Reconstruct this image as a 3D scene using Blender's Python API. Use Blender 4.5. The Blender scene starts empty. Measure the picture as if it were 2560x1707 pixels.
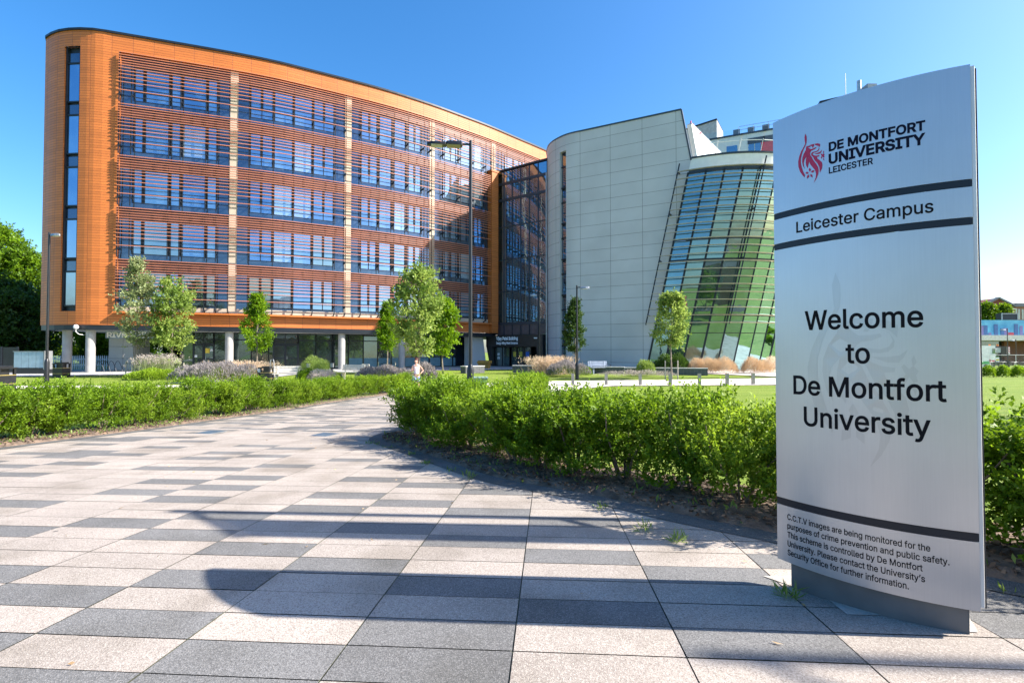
import bpy, bmesh, math, random, os
import numpy as np
from mathutils import Vector, Matrix
from mathutils.geometry import delaunay_2d_cdt
R = math.radians
rng = np.random.default_rng(7)
random.seed(7)
scene = bpy.context.scene
col = scene.collection
EYE = 1.55

# ---------------------------------------------------------------- camera
cam_d = bpy.data.cameras.new('camera'); cam = bpy.data.objects.new('camera', cam_d); col.objects.link(cam)
cam_d.sensor_width = 36.0; cam_d.lens = 18.0
cam_d.clip_start = 0.05; cam_d.clip_end = 6000
cam.location = (0, 0, EYE); cam.rotation_euler = (R(90 + 1.231), 0, 0)
scene.camera = cam

# ---------------------------------------------------------------- sky, sun, exposure
SUN_V = Vector((3.02, -0.20, 2.36)).normalized()
SUN_EL = math.asin(SUN_V.z); SUN_ROT = math.atan2(SUN_V.x, SUN_V.y)
world = bpy.data.worlds.new("World"); scene.world = world; world.use_nodes = True
wn = world.node_tree.nodes; wl = world.node_tree.links
sky = wn.new('ShaderNodeTexSky'); sky.sky_type = 'NISHITA'; sky.sun_disc = False
sky.sun_elevation = SUN_EL; sky.sun_rotation = SUN_ROT
sky.altitude = 60; sky.air_density = 1.0; sky.dust_density = 1.6; sky.ozone_density = 3.5
bg = wn['Background']; bg.inputs[1].default_value = 0.112
hs = wn.new('ShaderNodeHueSaturation'); hs.inputs['Saturation'].default_value = 1.32
wl.new(sky.outputs[0], hs.inputs['Color']); wl.new(hs.outputs[0], bg.inputs[0])
sun_d = bpy.data.lights.new('sun', 'SUN'); sun_d.energy = 5.0; sun_d.angle = R(0.53); sun_d.color = (1.0, 0.93, 0.83)
sun = bpy.data.objects.new('sun', sun_d); col.objects.link(sun)
sun.rotation_euler = SUN_V.to_track_quat('Z', 'Y').to_euler()
vs = scene.view_settings; vs.view_transform = 'Standard'; vs.look = 'None'; vs.gamma = 1.0; vs.exposure = 1.4
vs.use_curve_mapping = False
scene.cycles.max_bounces = 6; scene.cycles.diffuse_bounces = 3; scene.cycles.glossy_bounces = 3
scene.cycles.transmission_bounces = 3; scene.cycles.transparent_max_bounces = 8

# ---------------------------------------------------------------- materials
def new_mat(name):
    m = bpy.data.materials.new(name); m.use_nodes = True
    nt = m.node_tree; b = nt.nodes['Principled BSDF']
    return m, nt, b
def noise_mix(nt, c1, c2, scale, detail=4, coord='Object', lo=.35, hi=.65, vec=None):
    N, L = nt.nodes, nt.links
    n = N.new('ShaderNodeTexNoise'); n.inputs['Scale'].default_value = scale; n.inputs['Detail'].default_value = detail
    if vec is None:
        tc = N.new('ShaderNodeTexCoord'); vec = tc.outputs[coord]
    L.new(vec, n.inputs['Vector'])
    r = N.new('ShaderNodeValToRGB'); r.color_ramp.elements[0].position = lo; r.color_ramp.elements[1].position = hi
    r.color_ramp.elements[0].color = (*c1, 1); r.color_ramp.elements[1].color = (*c2, 1)
    L.new(n.outputs[0], r.inputs[0])
    return r.outputs[0], n
def M(name, c, rough=.6, metal=0., var=.12, scale=3., spec=.5, bump=0., bscale=40.):
    m, nt, b = new_mat(name)
    c2 = tuple(min(1, x * (1 + var)) for x in c); c1 = tuple(x * (1 - var) for x in c)
    o, _ = noise_mix(nt, c1, c2, scale)
    nt.links.new(o, b.inputs['Base Color'])
    b.inputs['Roughness'].default_value = rough; b.inputs['Metallic'].default_value = metal
    b.inputs['Specular IOR Level'].default_value = spec
    if bump:
        n = nt.nodes.new('ShaderNodeTexNoise'); n.inputs['Scale'].default_value = bscale
        tc = nt.nodes.new('ShaderNodeTexCoord'); nt.links.new(tc.outputs['Object'], n.inputs['Vector'])
        bp = nt.nodes.new('ShaderNodeBump'); bp.inputs['Strength'].default_value = bump; bp.inputs['Distance'].default_value = .02
        nt.links.new(n.outputs[0], bp.inputs['Height']); nt.links.new(bp.outputs[0], b.inputs['Normal'])
    return m
def mixc(nt, fac, a, b_):
    mx = nt.nodes.new('ShaderNodeMix'); mx.data_type = 'RGBA'
    for sock, v in ((mx.inputs[0], fac), (mx.inputs[6], a), (mx.inputs[7], b_)):
        if hasattr(v, 'links'): nt.links.new(v, sock)
        elif isinstance(v, tuple): sock.default_value = (*v, 1)
        else: sock.default_value = v
    return mx.outputs[2]
def tile_mat(name, c, joint, w, h, off=(0, 0), mortar=.02, rough=.55, var=.1, spec=.4, metal=0., bw=0.0):
    """stack-bonded panels laid out on the UV map, which is in metres (run along the wall, height)"""
    m, nt, b = new_mat(name); N, L = nt.nodes, nt.links
    uv = N.new('ShaderNodeUVMap'); uv.uv_map = 'UVMap'
    mp = N.new('ShaderNodeMapping'); mp.inputs['Location'].default_value = (-off[0], -off[1], 0); L.new(uv.outputs[0], mp.inputs[0])
    br = N.new('ShaderNodeTexBrick'); L.new(mp.outputs[0], br.inputs['Vector'])
    br.offset = 0.0; br.squash = 1.0
    br.inputs['Scale'].default_value = 1.0; br.inputs['Brick Width'].default_value = w; br.inputs['Row Height'].default_value = h
    br.inputs['Mortar Size'].default_value = mortar; br.inputs['Mortar Smooth'].default_value = .1; br.inputs['Bias'].default_value = bw
    br.inputs['Color1'].default_value = (*[x * (1 - var) for x in c], 1); br.inputs['Color2'].default_value = (*[min(1, x * (1 + var)) for x in c], 1)
    br.inputs['Mortar'].default_value = (*joint, 1)
    n, _ = noise_mix(nt, (.93, .93, .93), (1.05, 1.05, 1.05), .35, coord='Object')
    mx = N.new('ShaderNodeMix'); mx.data_type = 'RGBA'; mx.blend_type = 'MULTIPLY'; mx.inputs[0].default_value = 1
    L.new(br.outputs['Color'], mx.inputs[6]); L.new(n, mx.inputs[7]); L.new(mx.outputs[2], b.inputs['Base Color'])
    b.inputs['Roughness'].default_value = rough; b.inputs['Specular IOR Level'].default_value = spec; b.inputs['Metallic'].default_value = metal
    bp = N.new('ShaderNodeBump'); bp.invert = True; bp.inputs['Strength'].default_value = .5; bp.inputs['Distance'].default_value = .01
    L.new(br.outputs['Fac'], bp.inputs['Height']); L.new(bp.outputs[0], b.inputs['Normal'])
    return m
def glass_mat(name, tint=(.5, .68, .9), refl=.4, dark=(.012, .022, .03), dark2=(.05, .09, .11), rough=.015, tilt=.05, blind=0.):
    """coated facade glass: mirror coat over a dim room that differs from pane to pane"""
    m, nt, b = new_mat(name); N, L = nt.nodes, nt.links
    oi = N.new('ShaderNodeObjectInfo')
    c, n = noise_mix(nt, dark, dark2, .55, 2, lo=.42, hi=.62)
    add = N.new('ShaderNodeVectorMath'); tc = N.new('ShaderNodeTexCoord')
    L.new(tc.outputs['Object'], add.inputs[0]); L.new(oi.outputs['Random'], add.inputs[1]); L.new(add.outputs[0], n.inputs['Vector'])
    if blind:                                        # some rooms have pale blinds drawn
        cmpn = N.new('ShaderNodeMath'); cmpn.operation = 'LESS_THAN'; cmpn.inputs[1].default_value = blind; L.new(oi.outputs['Random'], cmpn.inputs[0])
        sx = N.new('ShaderNodeSeparateXYZ'); L.new(tc.outputs['Object'], sx.inputs[0])
        md = N.new('ShaderNodeMath'); md.operation = 'MULTIPLY_ADD'; md.inputs[1].default_value = 1 / 3.915; L.new(sx.outputs[2], md.inputs[0]); L.new(oi.outputs['Random'], md.inputs[2])
        fr_ = N.new('ShaderNodeMath'); fr_.operation = 'FRACT'; L.new(md.outputs[0], fr_.inputs[0])
        gt = N.new('ShaderNodeMath'); gt.operation = 'GREATER_THAN'; gt.inputs[1].default_value = .35; L.new(fr_.outputs[0], gt.inputs[0])
        ml = N.new('ShaderNodeMath'); ml.operation = 'MULTIPLY'; L.new(cmpn.outputs[0], ml.inputs[0]); L.new(gt.outputs[0], ml.inputs[1])
        c = mixc(nt, ml.outputs[0], c, (.26, .31, .33))
    L.new(c, b.inputs['Base Color']); b.inputs['Roughness'].default_value = .25
    g = N.new('ShaderNodeBsdfGlossy'); g.inputs['Color'].default_value = (*tint, 1); g.inputs['Roughness'].default_value = rough
    nz = N.new('ShaderNodeTexNoise'); nz.inputs['Scale'].default_value = .8; L.new(tc.outputs['Object'], nz.inputs['Vector'])
    bp = N.new('ShaderNodeBump'); bp.inputs['Strength'].default_value = .06; bp.inputs['Distance'].default_value = .1
    L.new(nz.outputs[0], bp.inputs['Height'])
    wnz = N.new('ShaderNodeTexWhiteNoise'); wnz.noise_dimensions = '1D'; L.new(oi.outputs['Random'], wnz.inputs['W'])
    sub = N.new('ShaderNodeVectorMath'); sub.operation = 'SUBTRACT'; L.new(wnz.outputs['Color'], sub.inputs[0]); sub.inputs[1].default_value = (.5, .5, .5)
    scl = N.new('ShaderNodeVectorMath'); scl.operation = 'SCALE'; scl.inputs['Scale'].default_value = tilt; L.new(sub.outputs[0], scl.inputs[0])
    ad2 = N.new('ShaderNodeVectorMath'); L.new(bp.outputs[0], ad2.inputs[0]); L.new(scl.outputs[0], ad2.inputs[1])
    nrm = N.new('ShaderNodeVectorMath'); nrm.operation = 'NORMALIZE'; L.new(ad2.outputs[0], nrm.inputs[0]); L.new(nrm.outputs[0], g.inputs['Normal'])
    fr = N.new('ShaderNodeLayerWeight'); fr.inputs[0].default_value = .35
    mr = N.new('ShaderNodeMapRange'); mr.inputs['To Min'].default_value = refl; mr.inputs['To Max'].default_value = min(1, refl + .5)
    L.new(fr.outputs['Fresnel'], mr.inputs[0])
    ms = N.new('ShaderNodeMixShader'); L.new(mr.outputs[0], ms.inputs[0]); L.new(b.outputs[0], ms.inputs[1]); L.new(g.outputs[0], ms.inputs[2])
    L.new(ms.outputs[0], N['Material Output'].inputs[0])
    return m
def leaf_mat(name, c1, c2, trans=.45, rough=.48, spec=.3):
    m, nt, b = new_mat(name); N, L = nt.nodes, nt.links
    at = N.new('ShaderNodeAttribute'); at.attribute_name = 'rnd'
    r = N.new('ShaderNodeValToRGB'); r.color_ramp.elements[0].color = (*c1, 1); r.color_ramp.elements[1].color = (*c2, 1)
    L.new(at.outputs['Fac'], r.inputs[0]); L.new(r.outputs[0], b.inputs['Base Color'])
    b.inputs['Roughness'].default_value = rough; b.inputs['Specular IOR Level'].default_value = spec
    t = N.new('ShaderNodeBsdfTranslucent')
    hs = N.new('ShaderNodeHueSaturation'); hs.inputs['Value'].default_value = 1.5; hs.inputs['Hue'].default_value = .49
    L.new(r.outputs[0], hs.inputs['Color']); L.new(hs.outputs[0], t.inputs['Color'])
    ms = N.new('ShaderNodeMixShader'); ms.inputs[0].default_value = trans
    L.new(b.outputs[0], ms.inputs[1]); L.new(t.outputs[0], ms.inputs[2]); L.new(ms.outputs[0], N['Material Output'].inputs[0])
    return m
def clear_glass(name, tint=(.86, .96, .98)):
    m, nt, b = new_mat(name); N, L = nt.nodes, nt.links
    t = N.new('ShaderNodeBsdfTransparent'); t.inputs[0].default_value = (*tint, 1)
    g = N.new('ShaderNodeBsdfGlossy'); g.inputs['Roughness'].default_value = .02
    ms = N.new('ShaderNodeMixShader'); ms.inputs[0].default_value = .05
    L.new(t.outputs[0], ms.inputs[1]); L.new(g.outputs[0], ms.inputs[2]); L.new(ms.outputs[0], N['Material Output'].inputs[0])
    return m
def slab_mat(name, c, speck1, speck2):
    """exposed-aggregate concrete slab"""
    m, nt, b = new_mat(name); N, L = nt.nodes, nt.links
    tc = N.new('ShaderNodeTexCoord'); v = tc.outputs['Object']
    at = N.new('ShaderNodeAttribute'); at.attribute_name = 'rnd'
    big, _ = noise_mix(nt, tuple(x * .86 for x in c), tuple(x * 1.12 for x in c), 1.1, 5, vec=v)
    vo = N.new('ShaderNodeTexVoronoi'); vo.inputs['Scale'].default_value = 230; L.new(v, vo.inputs['Vector'])
    sep = N.new('ShaderNodeSeparateColor'); L.new(vo.outputs['Color'], sep.inputs[0])
    r1 = N.new('ShaderNodeValToRGB'); r1.color_ramp.elements[0].position = .68; r1.color_ramp.elements[1].position = .74; L.new(sep.outputs[0], r1.inputs[0])
    r2 = N.new('ShaderNodeValToRGB'); r2.color_ramp.elements[0].position = .74; r2.color_ramp.elements[1].position = .8; L.new(sep.outputs[1], r2.inputs[0])
    c_ = mixc(nt, r1.outputs[0], big, speck1); c_ = mixc(nt, r2.outputs[0], c_, speck2)
    hv = N.new('ShaderNodeHueSaturation'); mr = N.new('ShaderNodeMapRange'); mr.inputs['To Min'].default_value = .92; mr.inputs['To Max'].default_value = 1.06
    L.new(at.outputs['Fac'], mr.inputs[0]); L.new(mr.outputs[0], hv.inputs['Value']); L.new(c_, hv.inputs['Color'])
    st, _ = noise_mix(nt, (.74, .73, .70), (1.04, 1.04, 1.04), 1.7, 9, vec=v, lo=.3, hi=.52)
    mx = N.new('ShaderNodeMix'); mx.data_type = 'RGBA'; mx.blend_type = 'MULTIPLY'; mx.inputs[0].default_value = 1
    L.new(hv.outputs[0], mx.inputs[6]); L.new(st, mx.inputs[7])
    v2 = N.new('ShaderNodeTexVoronoi'); v2.inputs['Scale'].default_value = 2.6; L.new(v, v2.inputs['Vector'])
    rs = N.new('ShaderNodeValToRGB'); rs.color_ramp.elements[0].position = .028; rs.color_ramp.elements[1].position = .04; rs.color_ramp.elements[0].color = (1, 1, 1, 1); rs.color_ramp.elements[1].color = (0, 0, 0, 1); L.new(v2.outputs['Distance'], rs.inputs[0])
    sp2 = N.new('ShaderNodeSeparateColor'); L.new(v2.outputs['Color'], sp2.inputs[0]); ms2 = N.new('ShaderNodeMath'); ms2.operation = 'MULTIPLY'; L.new(rs.outputs[0], ms2.inputs[0]); L.new(sp2.outputs[0], ms2.inputs[1])
    fin = mixc(nt, ms2.outputs[0], mx.outputs[2], (.09, .085, .08))
    L.new(fin, b.inputs['Base Color']); b.inputs['Roughness'].default_value = .8; b.inputs['Specular IOR Level'].default_value = .3
    bp = N.new('ShaderNodeBump'); bp.inputs['Strength'].default_value = .5; bp.inputs['Distance'].default_value = .003
    L.new(vo.outputs['Distance'], bp.inputs['Height']); L.new(bp.outputs[0], b.inputs['Normal'])
    return m
def grass_mat(name, a, b_, c_):
    m, nt, b = new_mat(name); N, L = nt.nodes, nt.links
    tc = N.new('ShaderNodeTexCoord')
    c1, _ = noise_mix(nt, a, b_, .35, 6, vec=tc.outputs['Object'])
    mp = N.new('ShaderNodeMapping'); mp.inputs['Scale'].default_value = (.25, 1.6, 1); L.new(tc.outputs['Object'], mp.inputs[0])
    n2 = N.new('ShaderNodeTexNoise'); n2.inputs['Scale'].default_value = 1.4; n2.inputs['Detail'].default_value = 8; L.new(mp.outputs[0], n2.inputs['Vector'])
    r = N.new('ShaderNodeValToRGB'); r.color_ramp.elements[0].position = .42; r.color_ramp.elements[1].position = .62; L.new(n2.outputs[0], r.inputs[0])
    c2 = mixc(nt, r.outputs[0], c1, c_)
    n3 = N.new('ShaderNodeTexNoise'); n3.inputs['Scale'].default_value = 60; n3.inputs['Detail'].default_value = 3; L.new(tc.outputs['Object'], n3.inputs['Vector'])
    mx = N.new('ShaderNodeMix'); mx.data_type = 'RGBA'; mx.blend_type = 'OVERLAY'; mx.inputs[0].default_value = .5
    L.new(c2, mx.inputs[6]); L.new(n3.outputs[0], mx.inputs[7]); L.new(mx.outputs[2], b.inputs['Base Color'])
    b.inputs['Roughness'].default_value = .8; b.inputs['Specular IOR Level'].default_value = .15
    bp = N.new('ShaderNodeBump'); bp.inputs['Strength'].default_value = .7; bp.inputs['Distance'].default_value = .04
    L.new(n3.outputs[0], bp.inputs['Height']); L.new(bp.outputs[0], b.inputs['Normal'])
    return m
def brushed(name, k=1.0):
    m, nt, b = new_mat(name); N, L = nt.nodes, nt.links
    tc = N.new('ShaderNodeTexCoord'); mp = N.new('ShaderNodeMapping'); mp.inputs['Scale'].default_value = (40, 40, .6); L.new(tc.outputs['Object'], mp.inputs[0])
    c1, _ = noise_mix(nt, tuple(x * k for x in (.515, .515, .53)), tuple(x * k for x in (.535, .535, .55)), 8, 6, vec=mp.outputs[0])
    n2, _ = noise_mix(nt, (.94, .94, .94), (1.02, 1.02, 1.02), 2.2, 5, vec=tc.outputs['Object'])
    mx = N.new('ShaderNodeMix'); mx.data_type = 'RGBA'; mx.blend_type = 'MULTIPLY'; mx.inputs[0].default_value = 1
    L.new(c1, mx.inputs[6]); L.new(n2, mx.inputs[7]); L.new(mx.outputs[2], b.inputs['Base Color'])
    b.inputs['Metallic'].default_value = .76; b.inputs['Roughness'].default_value = .33
    return m

m_orange = tile_mat('terracotta_tile', (.53, .155, .034), (.2, .055, .016), 1.35, .193, mortar=.014, rough=.5, var=.10)
m_slat = M('terracotta_slat', (.52, .185, .10), .5, var=.1, scale=.8)
m_dark = M('anthracite_metal', (.018, .022, .030), .4, .3, var=.1)

m_spandrel = M('maroon_spandrel', (.045, .018, .018), .4, var=.25, scale=.6)
m_pier = M('cream_render', (.50, .42, .33), .8, var=.05)
m_grey = M('grey_metal', (.32, .33, .34), .4, .6)
m_soffit = M('pale_soffit', (.55, .56, .55), .6)
m_conc = M('concrete', (.36, .35, .335), .8, var=.08, scale=2, bump=.1)
m_panel = tile_mat('wing_panel', (.53, .53, .56), (.06, .06, .065), 2.87, 1.135, mortar=.012, rough=.5, var=.02, spec=.25)
m_wpanel = tile_mat('white_panel', (.55, .55, .54), (.1, .1, .1), 1.2, 1.0, mortar=.012, rough=.5, var=.02)
m_darkpanel = glass_mat('dark_glass_panel', (.40, .58, .85), .16, (.012, .02, .03), (.03, .05, .07), .08)
m_glass = glass_mat('facade_glass', (.52, .74, 1.0), .46, (.008, .015, .022), (.08, .13, .16), .015, .09, .14)
m_glass_link = glass_mat('link_glass', (.38, .58, .74), .42, (.006, .016, .024), (.02, .06, .08), .01, .012)
m_glass_cone = glass_mat('tower_glass', (.34, .53, .57), .46, (.008, .03, .032), (.07, .13, .12), .01, .05)
m_glass_shop = glass_mat('shop_glass', (.45, .62, .64), .15, (.006, .012, .014), (.035, .06, .06))
m_clear = clear_glass('clear_glass')
m_bronze = M('bronze_louvre', (.46, .38, .27), .35, .5)
m_white = M('white_paint', (.78, .77, .76), .6, var=.04)
m_offwhite = M('pale_render', (.62, .60, .60), .7, var=.05)
m_steel = M('galvanised_steel', (.45, .46, .47), .4, .7)
m_black = M('black_paint', (.012, .013, .016), .35, var=.2)
m_gold = M('gold_band', (.55, .42, .15), .4, .5)
m_wood = M('weathered_timber', (.40, .36, .30), .8, var=.2, scale=8)
m_bench = M('pale_bench_timber', (.62, .58, .50), .7, var=.15, scale=6)
m_brushed = brushed('brushed_aluminium')
m_edge = M('pale_aluminium_edge', (.60, .59, .57), .4, .35, var=.05)
m_plinth = M('grey_plinth', (.12, .115, .112), .6, .0, var=.12, scale=6)
m_ink = M('black_vinyl', (.008, .008, .010), .7, spec=.1)
m_inkn = M('navy_vinyl', (.006, .008, .022), .7, spec=.1)
m_red = M('crimson_vinyl', (.40, .01, .065), .45)
m_ghost = brushed('etched_aluminium', .90)
m_stripe = M('dark_navy_stripe', (.008, .012, .02), .35, .0, spec=.35)
m_slabl = slab_mat('pale_slab', (.34, .296, .258), (.235, .20, .172), (.42, .375, .33))
m_slabd = slab_mat('grey_slab', (.15, .147, .143), (.10, .098, .096), (.215, .21, .205))
m_border = slab_mat('border_stone', (.10, .105, .105), (.06, .06, .06), (.17, .17, .17))
m_joint = M('mossy_joint', (.075, .08, .05), .9, var=.4, scale=5)
m_pale = slab_mat('pale_path_slab', (.56, .51, .46), (.36, .32, .28), (.66, .62, .58))
m_apron = M('apron_paving', (.36, .355, .345), .8, var=.1, scale=1)
m_grass = grass_mat('lawn', (.12, .19, .022), (.17, .24, .032), (.20, .255, .045))
m_soil = M('soil_bed', (.12, .085, .062), .95, var=.5, scale=6, bump=.8, bscale=30)
m_chip = leaf_mat('bark_chip', (.05, .03, .02), (.26, .17, .11), 0., .8, .2)
m_brick = tile_mat('red_brick', (.33, .11, .075), (.35, .3, .26), .23, .075, mortar=.01, rough=.85, var=.2)
m_dbrick = tile_mat('blue_brick', (.075, .08, .09), (.16, .16, .16), .23, .075, mortar=.012, rough=.7, var=.25)
m_stonecap = M('pale_coping', (.58, .56, .54), .7)
m_bark = M('bark', (.20, .165, .13), .9, var=.3, scale=12)
m_twig = M('twig', (.16, .125, .09), .9, var=.3, scale=20)
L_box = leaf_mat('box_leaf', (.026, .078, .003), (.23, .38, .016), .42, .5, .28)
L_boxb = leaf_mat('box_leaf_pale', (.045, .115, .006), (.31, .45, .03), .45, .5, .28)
L_maple = leaf_mat('maple_leaf', (.05, .13, .010), (.34, .44, .10), .45)
L_silver = leaf_mat('silvery_leaf', (.09, .15, .03), (.40, .44, .22), .35)
L_horn = leaf_mat('hornbeam_leaf', (.035, .11, .002), (.24, .40, .012), .45)
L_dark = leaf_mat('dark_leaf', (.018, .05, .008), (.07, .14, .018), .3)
L_wood = leaf_mat('wood_leaf', (.02, .06, .003), (.19, .33, .012), .4)
L_lav = leaf_mat('lavender_leaf', (.10, .16, .035), (.20, .27, .07), .3)
L_lavf = leaf_mat('lavender_flower', (.21, .19, .19), (.36, .33, .32), .3)
L_straw = leaf_mat('straw_grass', (.42, .31, .19), (.74, .62, .47), .4, .7, .2)
L_strawg = leaf_mat('green_blade', (.11, .19, .03), (.24, .33, .07), .4)
L_rust = leaf_mat('rust_grass', (.32, .20, .095), (.62, .47, .29), .3, .7, .2)
L_feather = leaf_mat('feather_grass', (.26, .22, .19), (.56, .50, .46), .3, .7, .2)

# ---------------------------------------------------------------- object helpers
def tag(o, label=None, cat=None, group=None, kind=None):
    for k, v in (('label', label), ('category', cat), ('group', group), ('kind', kind)):
        if v: o[k] = v
    return o
def empty(name, loc, label, cat, group=None, rz=0):
    o = bpy.data.objects.new(name, None); col.objects.link(o); o.empty_display_size = .2
    o.location = loc; o.rotation_euler = (0, 0, rz)
    return tag(o, label, cat, group)
class MB:
    """collects faces in world (or local) coordinates, builds ONE mesh object"""
    def __init__(s): s.v = []; s.f = []; s.mi = []; s.uv = []
    def face(s, pts, mi=0, uv=None):
        n = len(s.v); s.v += [tuple(p) for p in pts]; s.f.append(tuple(range(n, n + len(pts)))); s.mi.append(mi); s.uv.append(uv)
    def box(s, c, d, rz=0, mi=0, rot=None):
        mt = rot if rot is not None else Matrix.Rotation(rz, 3, 'Z'); c = Vector(c); hx, hy, hz = [x / 2 for x in d]
        P = [c + mt @ Vector((x, y, z)) for x, y, z in ((-hx, -hy, -hz), (hx, -hy, -hz), (hx, hy, -hz), (-hx, hy, -hz), (-hx, -hy, hz), (hx, -hy, hz), (hx, hy, hz), (-hx, hy, hz))]
        for q, w, h in (((0, 1, 5, 4), d[0], d[2]), ((1, 2, 6, 5), d[1], d[2]), ((2, 3, 7, 6), d[0], d[2]), ((3, 0, 4, 7), d[1], d[2]), ((4, 5, 6, 7), d[0], d[1]), ((3, 2, 1, 0), d[0], d[1])):
            s.face([P[i] for i in q], mi, [(0, 0), (w, 0), (w, h), (0, h)])
        return s
    def beam(s, p, q, w, h=None, mi=0):
        p, q = Vector(p), Vector(q); d = q - p
        rot = d.to_track_quat('Y', 'Z').to_matrix()
        return s.box((p + q) / 2, (w, d.length, h or w), mi=mi, rot=rot)
    def tube(s, pts, rad, n=10, mi=0, cap=True):
        pts = [Vector(p) for p in pts]; rad = rad if hasattr(rad, '__len__') else [rad] * len(pts); rings = []
        for i, p in enumerate(pts):
            d = (pts[min(i + 1, len(pts) - 1)] - pts[max(i - 1, 0)]).normalized()
            a = Vector((1, 0, 0)) if abs(d.x) < .9 else Vector((0, 1, 0)); u = d.cross(a).normalized(); w = d.cross(u)
            rings.append([p + rad[i] * (math.cos(2 * math.pi * k / n) * u + math.sin(2 * math.pi * k / n) * w) for k in range(n)])
        for a, b in zip(rings, rings[1:]):
            for k in range(n): s.face([a[k], a[(k + 1) % n], b[(k + 1) % n], b[k]], mi)
        if cap: s.face(rings[0][::-1], mi); s.face(rings[-1], mi)
        return s
    def prism(s, pts, d, mi=0):
        """pts: 3-D outline, d: extrusion vector"""
        A = [Vector(p) for p in pts]; d = Vector(d); B = [p + d for p in A]
        s.face(A[::-1], mi); s.face(B, mi)
        for i in range(len(A)):
            j = (i + 1) % len(A); s.face([A[i], A[j], B[j], B[i]], mi)
        return s
    def build(s, name, mats, parent=None, smooth=False, loc=None):
        me = bpy.data.meshes.new(name); me.from_pydata([tuple(v) for v in s.v], [], s.f)
        for m in (mats if isinstance(mats, (list, tuple)) else [mats]): me.materials.append(m)
        me.polygons.foreach_set('material_index', s.mi)
        uvl = me.uv_layers.new(name='UVMap').data; k = 0
        for f, u in zip(s.f, s.uv):
            for i in range(len(f)):
                if u: uvl[k].uv = u[i]
                k += 1
        if smooth:
            bm = bmesh.new(); bm.from_mesh(me); bmesh.ops.remove_doubles(bm, verts=bm.verts, dist=1e-4); bm.to_mesh(me); bm.free()
            me.polygons.foreach_set('use_smooth', [True] * len(me.polygons)); me.set_sharp_from_angle(angle=R(40))
        me.update()
        o = bpy.data.objects.new(name, me); col.objects.link(o)
        if parent is not None:
            o.parent = parent
            rt = parent
            while rt.parent is not None: rt = rt.parent
            if loc is None: o.matrix_parent_inverse = Matrix.Identity(4)
        if loc is not None: o.location = loc
        return o
def rel(o, root):
    """mesh built in world coordinates -> put into the frame of its unrotated root"""
    o.data.transform(Matrix.Translation(-root.location)); return o
def copy_tree(o, parent=None):
    c = o.copy(); col.objects.link(c); c.parent = parent
    for ch in o.children: copy_tree(ch, c)
    return c
def np_quads(name, V, mats, mi=None, rnd=None, parent=None, smooth=False):
    """V: (n,4,3) quads"""
    n = len(V); me = bpy.data.meshes.new(name)
    me.vertices.add(n * 4); me.vertices.foreach_set('co', np.ascontiguousarray(V, dtype=np.float32).ravel())
    me.loops.add(n * 4); me.loops.foreach_set('vertex_index', np.arange(n * 4, dtype=np.int32))
    me.polygons.add(n); me.polygons.foreach_set('loop_start', np.arange(0, n * 4, 4, dtype=np.int32))
    for m in (mats if isinstance(mats, (list, tuple)) else [mats]): me.materials.append(m)
    if mi is not None: me.polygons.foreach_set('material_index', np.asarray(mi, dtype=np.int32))
    me.update(calc_edges=True)
    at = me.attributes.new('rnd', 'FLOAT', 'FACE'); at.data.foreach_set('value', np.asarray(rng.random(n) if rnd is None else rnd, dtype=np.float32))
    o = bpy.data.objects.new(name, me); col.objects.link(o); o.parent = parent
    return o
def unit(a): return a / np.maximum(np.linalg.norm(a, axis=-1, keepdims=True), 1e-9)
def leaves(P, D, L, W, fold=.25):
    """diamond leaves at P growing along D"""
    n = len(P); D = unit(D); side = unit(np.cross(D, unit(rng.normal(size=(n, 3))))); up = np.cross(side, D)
    L = np.broadcast_to(L, (n,))[:, None]; W = np.broadcast_to(W, (n,))[:, None]
    mid = P + D * L * .55 + up * L * fold * .3
    return np.stack([P, mid + side * W / 2 + up * W * fold, P + D * L, mid - side * W / 2 + up * W * fold], axis=1)

# ---------------------------------------------------------------- ground shape
LEFT_EDGE = [(-8.9, -8), (-7.75, 3), (-7.5, 7.5), (-7.2, 10), (-7.12, 12.6), (-6.89, 15.9), (-6.64, 19.8), (-6.06, 24.0), (-4.9, 27.2)]
RIGHT_EDGE = [(8.5, -2.5), (4.4, 1.15), (3.2, 2.1), (2.49, 2.70), (1.76, 3.45), (1.23, 3.95), (.758, 4.50), (.129, 5.03), (-.25, 5.45), (-.737, 6.22), (-1.36, 7.23), (-2.0, 8.2), (-2.2, 8.75), (-2.2, 9.4), (-2.05, 11.0), (-1.95, 14), (-1.7, 18), (-.6, 21.5), (1.6, 24.3)]
PATH = np.array(LEFT_EDGE + RIGHT_EDGE[::-1] + [(8.5, -8)])
def poly_dist(x, y, poly=PATH):
    """signed distance, negative inside"""
    p = np.stack([x, y], -1).astype(float); a = poly; b = np.roll(poly, -1, 0); d = np.full(x.shape, 1e9); ins = np.zeros(x.shape, bool)
    for A, B in zip(a, b):
        e = B - A; w = p - A; t = np.clip((w @ e) / (e @ e), 0, 1); d = np.minimum(d, np.linalg.norm(w - t[..., None] * e, axis=-1))
        c = ((A[1] > p[..., 1]) != (B[1] > p[..., 1])); ins ^= c & (p[..., 0] < (B[0] - A[0]) * (p[..., 1] - A[1]) / (B[1] - A[1] + 1e-12) + A[0])
    return np.where(ins, -d, d)
def pz(y):
    return np.interp(y, [-1000, -10, 15, 25, 30, 1000], [.96, .96, -.19, -.49, -.52, -.52])
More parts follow.
